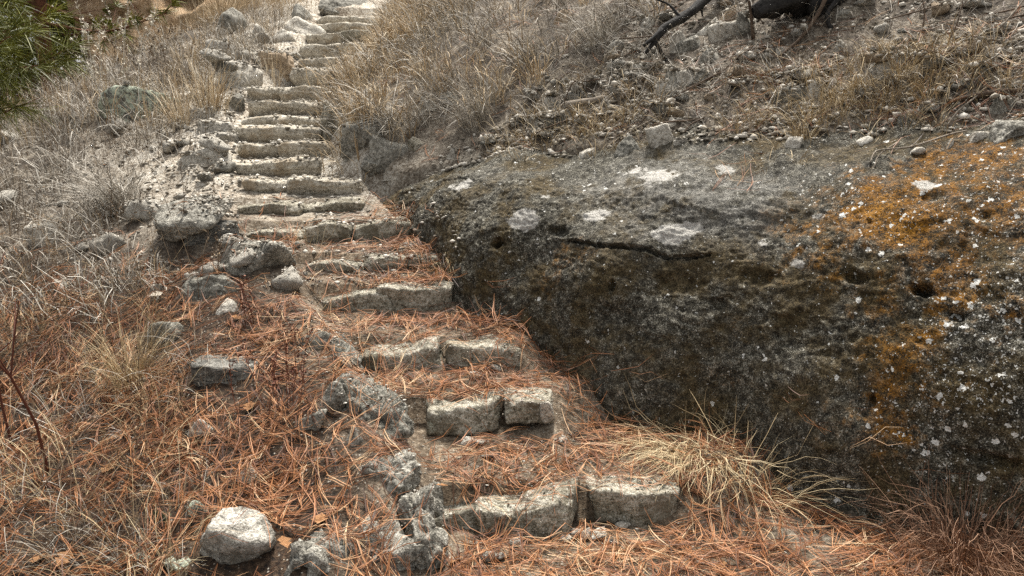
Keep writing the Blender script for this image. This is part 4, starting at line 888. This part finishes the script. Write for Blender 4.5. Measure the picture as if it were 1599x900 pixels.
# ------------------------------------------------------------------ grass
def blade_mesh(base, az, phi0, phi1, L, wid, rnd, rr, k=5, clamp=True, kink=0.0):
    n = len(base); s = np.linspace(0, 1, k)
    ph = phi0[:, None] + phi1[:, None] * s[None, :] ** 1.3
    if kink: ph = ph + rr.normal(0, kink, (n, k))
    azk = az[:, None] + rr.normal(0, 0.35, n)[:, None] * s[None, :]
    st_ = L[:, None] / (k - 1)
    dx, dy, dz = np.sin(ph) * np.cos(azk) * st_, np.sin(ph) * np.sin(azk) * st_, np.cos(ph) * st_
    z0 = np.zeros((n, 1))
    P = np.stack([base[:, :1] + np.concatenate([z0, np.cumsum(dx[:, :-1], 1)], 1), base[:, 1:2] + np.concatenate([z0, np.cumsum(dy[:, :-1], 1)], 1), base[:, 2:3] + np.concatenate([z0, np.cumsum(dz[:, :-1], 1)], 1)], -1)
    if clamp:
        hh = height(P[:, 1:, 0], P[:, 1:, 1]) + 0.003 + 0.02 * rr.random(n)[:, None]; zc = P[:, 1:, 2]
        P[:, 1:, 2] = np.where(hh - zc < 0.14, np.maximum(zc, hh), zc)
    th = az + pi / 2 + rr.normal(0, 0.7, n); S = np.stack([np.cos(th), np.sin(th), rr.normal(0, .3, n)], 1); S /= np.linalg.norm(S, axis=1)[:, None]
    W = wid[:, None] * np.interp(s, [0, .25, .7, 1], [.75, 1, .75, .15])[None, :]
    V, F = ribbons(P, W, S)
    return V, F, np.repeat(rnd, k * 2)
def grass_field(name, lab, mat, nclump, sampler, per, L, phi0, phi1, spread, wid, seed, downhill=None, k=5, mixr=1.0, kink=0.06):
    rr = np.random.default_rng(seed); C = np.array([sampler(rr) for _ in range(nclump)])
    cn = rr.poisson(per, nclump) + 3; idx = np.repeat(np.arange(nclump), cn); n = len(idx)
    off = rr.normal(0, 1, (n, 2)) * spread * rr.uniform(.5, 1.5, nclump)[idx, None]
    xy = C[idx] + off; b = np.stack([xy[:, 0], xy[:, 1], height(xy[:, 0], xy[:, 1]) - 0.01], 1)
    az = np.arctan2(off[:, 1], off[:, 0]) + rr.normal(0, .6, n)
    if downhill is not None:
        d = np.stack([np.cos(az), np.sin(az)], 1) + np.array(downhill)[None] * rr.uniform(.4, 1.4, n)[:, None]; az = np.arctan2(d[:, 1], d[:, 0])
    sc_ = rr.uniform(.65, 1.3, nclump)[idx]; crn = rr.beta(2, 2, nclump)[idx]
    V, F, R_ = blade_mesh(b, az, np.abs(rr.normal(phi0, .22, n)), rr.normal(phi1, .45, n), L * sc_ * rr.uniform(.5, 1.15, n), wid * rr.uniform(.6, 1.3, n), np.clip(.45 * crn + .55 * rr.random(n), 0, 1), rr, k, True, kink)
    me = new_mesh(name, V, F, False); attr(me, 'rnd', R_)
    return tag(link(name, me, M[mat]), lab, 'grass', kind='stuff')
def s_rslope(r):
    while True:
        y = 5.9 + 6.6 * r.random() ** 1.2; e = r.gamma(1.6, 0.8) + 0.03; x = float(xr(y)) + e
        if x < 0.27 * (y - 2.0) + 0.35 * (r.random() - .5) and near_foot(np.array([x]), np.array([y]))[0] > -9: 
            p, q = to_pq(x, y)
            if p > 4.3 or q > rimq(p) + 0.45: return x, y
def s_rgold(r):
    while True:
        x, y = s_rslope(r)
        if x - xr(y) < 0.35 + 0.28 * (y - 6) or r.random() < .25: return x, y
def s_lweed(r):
    while True:
        y = r.uniform(4.2, 11); l = 0.15 + r.gamma(1.8, 0.85); x = float(xl(y)) - l
        if x > -0.75 * y - 0.4 and not (y < 6.5 and l < 0.9 and r.random() < .75): return x, y
def s_lfar(r):
    while True:
        y = r.uniform(6.6, 12.5); l = 0.25 + r.gamma(1.7, 0.8); x = float(xl(y)) - l
        if x > -0.75 * y - 0.4: return x, y
def s_llow(r):
    while True:
        y = r.uniform(2.2, 5.2); l = 0.75 + r.gamma(2.0, 0.55); x = float(xl(y)) - l
        if x > -0.75 * y - 0.4: return x, y
def s_top(r):
    y = r.uniform(11.2, 14.5); return r.uniform(-5.4, -0.2), y
def s_sgrass(r):
    c0 = SG[r.integers(len(SG))]; return c0[0] + r.normal(0, .22), c0[1] + r.normal(0, .16)
SG = [seen(1330, 150), seen(1410, 140), seen(1280, 160), seen(1450, 110), seen(1500, 130), seen(1220, 165), seen(900, 190), seen(960, 185), seen(820, 205)]
def s_upper(r):
    while True:
        x, y = s_scree(r)
        if r.random() < .8: return x, y
grass_field('golden_slope_grass', 'dry golden grass thick on the slope right of the upper steps', 'gold', 430, s_rgold, 15, .28, .35, 1.4, .08, .0034, 31, (-.35, -.25), kink=.26)
grass_field('grey_slope_grass', 'dead grey grass swept downhill right of the upper steps', 'greyg', 260, s_rslope, 18, .40, .65, 1.1, .05, .0033, 32, (-1.3, -.75), kink=.15)
grass_field('grey_bank_weeds', 'tangled dead grey weeds over the left bank', 'greyg', 340, s_lweed, 14, .32, .5, 1.4, .08, .0030, 33, (-.5, -.3), kink=.25)
grass_field('brown_bank_weeds', 'dry brown weeds over the left bank', 'brown', 140, s_lweed, 14, .34, .22, .5, .08, .0015, 34, None, kink=.12)
grass_field('golden_bank_grass', 'upright golden grass on the left bank beside the upper steps', 'gold', 110, s_lfar, 16, .32, .15, .5, .06, .0026, 35, None, kink=.12)
grass_field('brown_low_weeds', 'thin brown weeds mixed with needles at the lower left', 'brown', 75, s_llow, 16, .26, .35, 1.1, .10, .0011, 36, (-.3, -.3), kink=.15)
grass_field('grey_low_weeds', 'grey dead grass among the needles at the lower left', 'greyg', 60, s_llow, 18, .24, .6, 1.2, .07, .0011, 45, (-.4, -.4), kink=.12)
grass_field('straw_low_grass', 'thin straw coloured grass at the lower left', 'straw', 70, s_llow, 16, .28, .4, 1.1, .05, .0010, 37, (-.2, -.4))
grass_field('crest_grass', 'golden grass at the head of the stairway below the cliff', 'gold', 110, s_top, 22, .40, .15, .6, .10, .0034, 38, None)
grass_field('scree_grass', 'short golden grass patches on the right-hand scree', 'sgold', 190, s_sgrass, 14, .16, .5, 1.3, .04, .0017, 39, (-.4, -.4))
grass_field('scree_dead_stems', 'scattered dead stems lying over the scree', 'greyg', 330, s_upper, 8, .22, .9, .9, .06, .0017, 40, (-.6, -.4), kink=.1)

def tussock(name, lab, u, v, mat, n, L, phi0, phi1, spread, wid, seed, downhill=None, k=6, cat='grass tuft', world=None, along=0.0):
    rr = np.random.default_rng(seed); g = world if world is not None else seen(u, v)
    off = rr.normal(0, 1, (n, 2)) * spread; xy = off + g[:2] + rr.uniform(-1, .6, n)[:, None] * along * np.array([EX])
    b = np.stack([xy[:, 0], xy[:, 1], np.minimum(height(xy[:, 0], xy[:, 1]), ground(xy[:, 0], xy[:, 1]) + .06) - .01], 1)
    az = np.arctan2(off[:, 1], off[:, 0]) + rr.normal(0, .5, n)
    if downhill is not None:
        d = np.stack([np.cos(az), np.sin(az)], 1) + np.array(downhill)[None] * rr.uniform(.3, 1.5, n)[:, None]; az = np.arctan2(d[:, 1], d[:, 0])
    V, F, R_ = blade_mesh(b, az, np.abs(rr.normal(phi0, .2, n)), rr.normal(phi1, .4, n), L * rr.uniform(.4, 1.15, n), wid * rr.uniform(.6, 1.3, n), rr.random(n), rr, k, True, .5 if cat == 'shrub' else .16)
    me = new_mesh(name, V - g, F, False); attr(me, 'rnd', R_)
    return tag(link(name, me, M[mat], None, g), lab, cat)
tussock('grass_tuft', 'pale straw tuft spilling over the right end of the lowest step', 1085, 715, 'straw', 460, .35, 1.1, 1.0, .05, .0014, 51, (-1.0, -.8), 8, along=-.16)
tussock('grass_tuft', 'low straw wisps trailing along the outcrop foot right of the lowest step', 1180, 775, 'straw', 160, .40, .7, 1.2, .06, .0012, 52, (.5, -.5), 7)
tussock('grass_tuft', 'yellow-green tussock in pine needles left of the second step', 205, 600, 'straw', 330, .36, .3, .9, .06, .0011, 53, (.1, -.2))
tussock('grass_tuft', 'big grey drooping tussock on the left bank', 185, 325, 'greyg', 420, .50, .55, 1.4, .07, .0017, 54, (-1.0, -.6), 7)
tussock('grass_tuft', 'golden tuft between stones left of the upper steps', 428, 122, 'gold', 60, .30, .12, .4, .05, .0022, 55)
tussock('grass_tuft', 'golden tuft by the craggy boulder left of the steps', 325, 165, 'gold', 220, .45, .15, .4, .08, .0022, 56)
tussock('grass_tuft', 'golden tuft above the green lichened boulder', 280, 185, 'gold', 160, .36, .2, .6, .05, .002, 57)
tussock('grass_tuft', 'golden grass tuft leaning over the right end of the fifteenth step', 545, 140, 'gold', 300, .36, .35, 1.2, .09, .002, 58, (-.7, -.3))
tussock('grass_tuft', 'grey swept tussock on the slope above the outcrop end', 745, 190, 'greyg', 320, .5, .7, 1.0, .06, .0017, 59, (-1.2, -.8), 7)
tussock('grass_tuft', 'grey swept tussock high in the right-hand grass', 930, 70, 'greyg', 280, .45, .7, 1.0, .07, .0017, 60, (-1.2, -.8), 7)
tussock('grass_tuft', 'grey tussock hanging beside the big leaning slab', 610, 190, 'greyg', 160, .34, .7, 1.0, .05, .0016, 61, (-.8, -.8))
tussock('grass_tuft', 'small straw tuft at the right end of the fifth step', 690, 415, 'straw', 60, .16, .5, 1.4, .03, .0012, 62, (-.4, -.6))
tussock('grass_tuft', 'rust needle tuft sticking up at the right end of the sixth step', 625, 345, 'needle', 60, .15, .6, .8, .03, .0012, 63, (-.3, -.7))
tussock('grass_tuft', 'dry stalks before the left stones of the sixth step', 480, 385, 'straw', 22, .26, .35, .6, .05, .0012, 64)
tussock('grass_tuft', 'thin green-grey stalks before the third step', 585, 600, 'straw', 12, .30, .08, .1, .08, .0010, 65)
tussock('dry_shrub', 'fuzzy brown dried weed at the lower right against the outcrop', 1500, 885, 'rustweed', 700, .42, .35, 1.6, .075, .0011, 66, (-.1, -.2), 9, 'shrub')
tussock('grass_tuft', 'bent straw stalks reaching up the outcrop above the straw tuft', 1095, 668, 'straw', 4, .36, .12, .3, .03, .0010, 67)

# ------------------------------------------------------------------ weeds with stems
def weed(name, lab, u, v, nst, hgt, mat, seed, seeds=0, seedmat=None, spread=.05, lean=.2, rad=.0025, sd_=.008, world=None, br=3):
    rr = np.random.default_rng(seed); g = world if world is not None else seen(u, v)
    root = link(name, None, None, None, g); tag(root, lab, 'weed'); parts = []; sp = []
    for _ in range(nst):
        b = np.array([rr.normal(0, spread), rr.normal(0, spread), -.02]); a = rr.uniform(0, 6.28); h = hgt * rr.uniform(.6, 1.1); ln = abs(rr.normal(0, lean))
        pts = [b]; d = np.array([cos(a) * ln, sin(a) * ln, 1.0])
        for i in range(5):
            d = d + rr.normal(0, .13, 3) * (1, 1, .2); pts.append(pts[-1] + d / np.linalg.norm(d) * h / 5)
        parts.append(tube(pts, np.linspace(rad, rad * .35, 6), 4, seed, .1, 1, False))
        for q in range(br):
            i = rr.integers(2, 6); f = pts[i]; dd = rr.normal(0, 1, 3); dd[2] = abs(dd[2]) + .7; dd /= np.linalg.norm(dd); e = f + dd * h * rr.uniform(.12, .3)
            parts.append(tube([f, (f + e) / 2 + rr.normal(0, .006, 3), e], [rad * .5, rad * .4, rad * .25], 4, seed, .1, 1, False)); 
            for t in rr.random(seeds): sp.append(f + (e - f) * t + rr.normal(0, .004, 3))
        for t in rr.uniform(.35, 1, seeds * 2):
            i = min(int(t * 5), 4); sp.append(pts[i] + (pts[i + 1] - pts[i]) * (t * 5 - i) + rr.normal(0, .004, 3))
    V, F = join(parts); me = new_mesh('stem', V, F); attr(me, 'rnd', rr.random(len(V)) * .2 + rr.random()); link('stem', me, M[mat], root)
    if sp:
        sp = np.array(sp); n = len(sp); d = rr.normal(0, 1, (n, 3)); d /= np.linalg.norm(d, axis=1)[:, None]; d[:, 2] = np.abs(d[:, 2]); L_ = sd_ * rr.uniform(.6, 1.4, n)
        P = np.stack([sp, sp + d * L_[:, None] * .5, sp + d * L_[:, None]], 1); s_ = np.cross(d, rr.normal(0, 1, (n, 3))); s_ /= np.linalg.norm(s_, axis=1)[:, None]
        V, F = ribbons(P, L_[:, None] * np.array([[.12, .28, .06]]), s_); me = new_mesh('seed_head', V, F, False); attr(me, 'rnd', np.repeat(rr.random(n), 6)); tag(link('seed_head', me, M[seedmat or mat], root), kind='stuff')
weed('red_stem_weed', 'clump of red-brown stemmed weeds left of the second step', 448, 640, 12, .42, 'redstem', 71, 8, 'redstem', .07, .22, .0024, .012)
weed('red_stem_weed', 'small red-brown weed by the dark pointed stone', 395, 500, 6, .28, 'redstem', 72, 5, 'redstem', .05, .3, .0022, .012)
weed('cane', 'tall bare red cane at the left edge', 75, 735, 1, 1.15, 'redstem', 73, 0, None, .0, .10, .008, br=6)
weed('cane', 'thin red cane hugging the left border', 20, 700, 1, 1.2, 'redstem', 74, 0, None, .0, .06, .007, br=5)
weed('seed_stalk', 'tall stalks with white seed heads before the pines', 150, 165, 7, .85, 'greyg', 76, 14, 'paleleaf', .18, .18, .0028, .022)
weed('seed_stalk', 'stalks with white seed heads below the tan cliff', 225, 110, 9, .75, 'greyg', 77, 10, 'paleleaf', .28, .15, .0026, .020)
weed('seed_stalk', 'dark seeded stalks above the green lichened boulder', 260, 120, 12, .55, 'brown', 78, 8, 'brown', .35, .15, .0024, .02)
for i, (u, v, h) in enumerate([(120, 300, .5), (60, 420, .55), (205, 470, .5), (140, 540, .6), (300, 330, .4), (30, 560, .6), (95, 640, .5), (330, 420, .3), (190, 380, .45), (255, 640, .35), (262, 770, .3), (40, 300, .6), (240, 260, .4), (170, 250, .4)]):
    weed('dry_weed', own_label('thin brown branching weed', seen(u, v), 'thin brown branching weed on the left bank')[0], u, v, 5, h, 'brown', 80 + i, 4, 'brown', .08, .22, .0018, .012)
for o in bpy.data.objects:
    if o.name.startswith('dry_weed') and o.parent is None: o['group'] = 'brown weeds on the left bank'

# ------------------------------------------------------------------ dead wood
def wood(name, lab, cat, paths, mat, seed, sides=8, rough=.2, group=None):
    """paths: list of [(point, radius), ...]; first path's first point is the base"""
    base = np.asarray(paths[0][0][0], float); parts = []
    for j, p in enumerate(paths):
        parts.append(tube([np.asarray(q) - base for q, _ in p], [rr_ for _, rr_ in p], sides, seed + j, rough, 4))
    V, F = join(parts); return tag(link(name, new_mesh(name, V, F), M[mat], None, base), lab, cat, group)
def above(u, v, h):
    g = seen(u, v); return g + (0, 0, h)
gY = seen(1040, 96)[1]
A = lambda u, v, dy=0.0: px(u, v, gY + dy)
wood('charred_branch', 'black charred forked branch slanting down at the top right', 'branch', [
    [(A(1150, -40, .5), .045), (A(1105, -4, .35), .036), (A(1075, 22, .22), .034), (A(1040, 42, .1), .030), (A(1026, 60, .03), .022), (A(1008, 84, 0), .010)],
    [(A(1034, 48, .06), .020), (A(1018, 62, 0), .016), (A(1005, 72, -.02), .010)],
    [(A(1022, 62, .03), .016), (A(1030, 78, .02), .014), (A(1043, 98, 0), .010)],
    [(A(1100, 0, .33), .018), (A(1096, 14, .3), .012), (A(1097, 26, .3), .004)],
    [(A(1062, 28, .16), .012), (A(1045, 8, .2), .008), (A(1018, -4, .25), .006)]], 'char', 91)
g1 = seen(1300, 34)
lg = [(px(1180, 20, g1[1] + .12), .05), (px(1215, 6, g1[1] + .15), .08), (px(1255, -12, g1[1] + .18), .13), (px(1310, -34, g1[1] + .25), .16), (px(1420, -70, g1[1] + .4), .17)]
wood('charred_log', 'thick charred log with a black hollow beneath it at the top right', 'log', [lg, [(px(1262, 14, g1[1] + .1), .07), (px(1285, 6, g1[1] + .12), .06), (px(1320, -16, g1[1] + .15), .05)], [(px(1312, -6, g1[1] + .05), .018), (px(1292, 22, g1[1]), .014), (px(1298, 48, g1[1] - .05), .012), (px(1302, 58, g1[1] - .08), .008)]], 'char', 95, 12, .3)
STK = seen(920, 168)[1]
wood('dead_stick', 'weathered grey stick lying on the slope beside pale cobbles', 'stick', [[(px(884, 164, STK), .026), (px(912, 160, STK + .01), .024), (px(938, 155, STK + .02), .021), (px(964, 147, STK + .03), .016)]], 'deadwood', 97, 8, .1)
wood('dead_stick', 'brown split stick lying at the far right above the outcrop', 'stick', [[(above(1478, 172, .01), .009), (above(1515, 160, .02), .015), (above(1555, 152, .02), .015), (above(1620, 145, .02), .012)]], 'twig', 98)
wood('dead_stick', 'long thin dark stick slanting across the scree below the charred log', 'stick', [[(above(1215, 96, .02), .007), (above(1245, 75, .04), .010), (above(1270, 50, .07), .012), (above(1290, 28, .14), .014)]], 'twig', 99)
wood('dead_stick', 'grey curled twigs lying across the orange lichen', 'stick', [[(above(1358, 258, .005), .003), (above(1370, 244, .02), .004), (above(1420, 238, .02), .004), (above(1480, 216, .015), .005), (above(1510, 210, .01), .003)], [(above(1365, 265, .005), .003), (above(1372, 250, .02), .003), (above(1400, 230, .02), .003)]], 'deadwood', 100, 6)
wood('dead_stick', 'thin upright dead sapling stem in the upper right', 'stick', [[(above(1176, 60, 0), .012), (px(1174, 35, seen(1176, 60)[1]), .010), (px(1170, 5, seen(1176, 60)[1]), .009), (px(1164, -30, seen(1176, 60)[1]), .008)]], 'twig', 101, 6)
for i, (u, v, du, dv) in enumerate([(1385, 60, 12, -75), (1480, 70, 28, -90), (1560, 60, 45, -70), (1440, 50, -6, -70)]):
    g = seen(u, v); e = px(u + du, v + dv, g[1] + .1)
    wood('bare_shrub', ['bare grey stem behind the large pale veiled boulder', 'bare brown stem above the brown split stick', 'bare grey stem near the top right corner', 'bare brown stem right of the large pale veiled boulder'][i], 'shrub', [[(g, .005), ((g * .6 + e * .4) + (.02, 0, .02), .004), (e, .002)], [((g * .5 + e * .5), .003), ((g * .3 + e * .7) + (.06, .02, .05), .002), (e + (.13, 0, .06), .001)]], 'twig' if i % 2 else 'deadwood', 110 + i, 5, .1, 'bare stems on the upper right slope')
rr = np.random.default_rng(130)
for i in range(64):
    x, y = s_scree(rr); a = rr.uniform(-.5, .6); L_ = rr.uniform(.12, .4); p0 = np.array([x, y]); d = np.array([cos(a), sin(a)])
    P2 = [p0 + d * L_ * t + rr.normal(0, .012, 2) for t in (-.5, -.17, .17, .5)]
    z = [float(height(np.array([q[0]]), np.array([q[1]]))[0]) for q in P2]; z = np.maximum(z, np.linspace(z[0], z[-1], 4)) + .012
    rd = rr.uniform(.002, .006)
    wood('twig', own_label(('short ' if L_ < .2 else 'long ' if L_ > .31 else '') + ('dark' if i % 3 else 'grey') + ' twig', (x, y, z[1]), 'dry twig on the scree')[0], 'twig', [[((q[0], q[1], zz), rd * f) for q, zz, f in zip(P2, z, (.7, 1, .9, .4))]], 'twig' if i % 3 else 'deadwood', 140 + i, 4, .1, 'twigs on the scree')
rr = np.random.default_rng(131)
wood('dead_stick', 'long bare grey twig lying over the needles at the lower left', 'stick', [[(above(20, 830, .05), .004), (above(90, 770, .09), .004), (above(150, 700, .12), .003), (above(230, 655, .10), .002)], [(above(90, 770, .09), .003), (above(120, 720, .14), .002), (above(135, 640, .2), .0015)]], 'twig', 190, 5)

# ------------------------------------------------------------------ fallen leaves
def leaf_mesh(seed):
    rr = np.random.default_rng(seed); t = np.linspace(0, 1, 9); wdt = .28 * np.sin(pi * t ** .8) * (1 + .45 * np.cos(t * 6 * pi)) + .012
    curl = rr.uniform(.1, .3)
    rows = [[(x - .5, -w_, curl * (abs(w_) * 1.2 + (x - .5) ** 2)), (x - .5, 0, curl * (x - .5) ** 2), (x - .5, w_, curl * (abs(w_) * 1.2 + (x - .5) ** 2))] for x, w_ in zip(t, wdt)]
    return np.array(rows).reshape(-1, 3), grid_faces(9, 3)
LM = [new_mesh('fallen_leaf', *leaf_mesh(200 + i)) for i in range(4)]
LF = [(757, 508, .07, 'leafpale', 'bleached white oak leaf on the third tread'), (835, 876, .06, 'leaf', None), (712, 880, .07, 'leaf', None), (1125, 890, .07, 'leaf', None), (690, 770, .06, 'leaf', None), (300, 852, .06, 'leaf', 'red-brown leaf against the big pale boulder'), (170, 735, .09, 'leaf', None), (100, 880, .09, 'leaf', None), (60, 880, .08, 'leaf', None), (390, 640, .08, 'leaf', None), (245, 470, .08, 'leafpale', 'buff leaf beside the little cobbles on the left'), (215, 440, .05, 'leaf', 'small red leaf by the pale cobble on the left'), (925, 657, .05, 'leaf', 'tan leaf against the outcrop at the first tread'), (445, 860, .07, 'leaf', None), (500, 815, .09, 'leaf', None), (370, 500, .07, 'leaf', None), (1185, 210, .05, 'leaf', 'orange leaf on the rim of the outcrop'), (960, 862, .06, 'leaf', None), (165, 260, .06, 'leaf', None)]
for i, (u, v, s, mt, lab) in enumerate(LF):
    g = seen(u, v); m2 = LM[i % 4] if mt == 'leaf' else LM[i % 4].copy()
    if not m2.materials: m2.materials.append(M[mt])
    elif mt != 'leaf': m2.materials[0] = M[mt]
    o = link('fallen_leaf', m2, None, None, g + (0, 0, .012), (rr.uniform(-.4, .4), rr.uniform(-.4, .4), rr.uniform(0, 6)))
    o.scale = (s, s, s); tag(o, lab or own_label('brown fallen leaf', g, 'brown fallen leaf in the needles')[0], 'leaf', None if lab else 'brown leaves in the needles')

# ------------------------------------------------------------------ pines at the upper left
def pine(name, lab, base, hgt, rad, crown0, crown_r, nb, ntuft, seed, nl=.16, per=26, wid=.0022, group=None, only=None):
    rr = np.random.default_rng(seed); root = link(name, None, None, None, base); tag(root, lab, 'tree', group)
    pts = [np.array([rr.normal(0, .03) * i, rr.normal(0, .03) * i, hgt * i / 6.0 - (.15 if i == 0 else 0)]) for i in range(7)]
    V, F = tube(pts, np.linspace(rad, rad * .2, 7), 12, seed, .18, 5); link('trunk', new_mesh('trunk', V, F), M['bark'], root)
    limbs, tips, td = [], [], []
    for j in range(nb):
        t = crown0 + (1 - crown0) * (j + rr.random()) / nb; z = hgt * t; f = t * 6; i = min(int(f), 5); o = pts[i] + (pts[i + 1] - pts[i]) * (f - i)
        a = only(j, rr) if only else j * 2.4 + rr.normal(0, .4); ln = crown_r * (1.05 - .75 * (t - crown0) / (1 - crown0)) * rr.uniform(.7, 1.1)
        d = np.array([cos(a), sin(a), rr.uniform(-.25, .25)]); e = o + d * ln + (0, 0, .06 * ln); m = o + d * ln * .5 - (0, 0, .06 * ln)
        limbs.append(tube([o, m, e], [rad * .22, rad * .14, rad * .05], 5, seed + j, .1, 3, False))
        for q in range(ntuft):
            s_ = rr.uniform(.25, 1.0); p = (o * (1 - s_) ** 2 + m * 2 * s_ * (1 - s_) + e * s_ ** 2); sd = rr.normal(0, 1, 3) * (.5, .5, .28) + d * .6; sd /= np.linalg.norm(sd)
            lt = ln * .35 * rr.uniform(.2, 1) * (1.15 - s_ * .6); tip = p + sd * lt
            limbs.append(tube([p, tip], [rad * .05, rad * .025], 4, 0, 0, 1, False)); tips.append(tip); td.append(sd)
    V, F = join(limbs); link('branch', new_mesh('branch', V, F), M['bark'], root)
    tips, td = np.array(tips), np.array(td); n = len(tips) * per; ti = np.repeat(np.arange(len(tips)), per)
    d = td[ti] * .9 + rr.normal(0, .62, (n, 3)); d /= np.linalg.norm(d, axis=1)[:, None]; st_ = tips[ti] - td[ti] * (rr.random(n) * nl * .7)[:, None]
    L_ = nl * rr.uniform(.7, 1.1, n); P = np.stack([st_, st_ + d * L_[:, None] * .55 - (0, 0, .004), st_ + d * L_[:, None] - np.array([0, 0, 1])[None] * (.14 * L_)[:, None]], 1)
    s_ = np.cross(d, rr.normal(0, 1, (n, 3))); s_ /= np.linalg.norm(s_, axis=1)[:, None]
    V, F = ribbons(P, np.tile([wid, wid, wid * .3], (n, 1)), s_); me = new_mesh('crown', V, F, False); attr(me, 'rnd', np.repeat(np.clip(rr.beta(2, 2.5, len(tips))[ti] * .6 + rr.random(n) * .4, 0, 1), 6))
    link('crown', me, M['pine'], root)
def gz(x, y): return np.array([x, y, float(ground(np.array([x]), np.array([y]), False)[0])])
t1 = px(82, 120, 12.5)
pine('pine_tree', 'green pine with reddish trunk at the upper left, nearest of the pines', gz(t1[0], 12.5), 6.5, .13, .24, 2.0, 50, 18, 301, .18, 24, .006)
for i, (u, Y, hg, cr, lab) in enumerate([(150, 16.5, 7, 2.4, 'green pine just left of the tan cliff'), (-30, 14.5, 7, 2.4, 'green pine behind the left border'), (40, 19.0, 8, 2.8, 'dark pine behind the reddish trunked pine'),
                                     (190, 22.0, 9, 3.0, 'dark pine half hidden behind the tan cliff'), (110, 25.0, 10, 3.4, 'farthest dark pine between the others'), (-40, 24.0, 10, 3.4, 'farthest dark pine at the left border')]):
    t2 = px(u, 120, Y); pine('pine_tree', lab, gz(t2[0], Y), hg, .16, .02, cr, 54, 16, 310 + i, .24, 11, .016)
b5 = gz(-3.22, 4.35)
pine('pine_sapling', 'young pine reaching its needle sprays in from the left edge', b5, 2.2, .035, .52, .82, 18, 8, 305, .15, 60, .0012, None, lambda j, rr: rr.normal(0.0, .6))
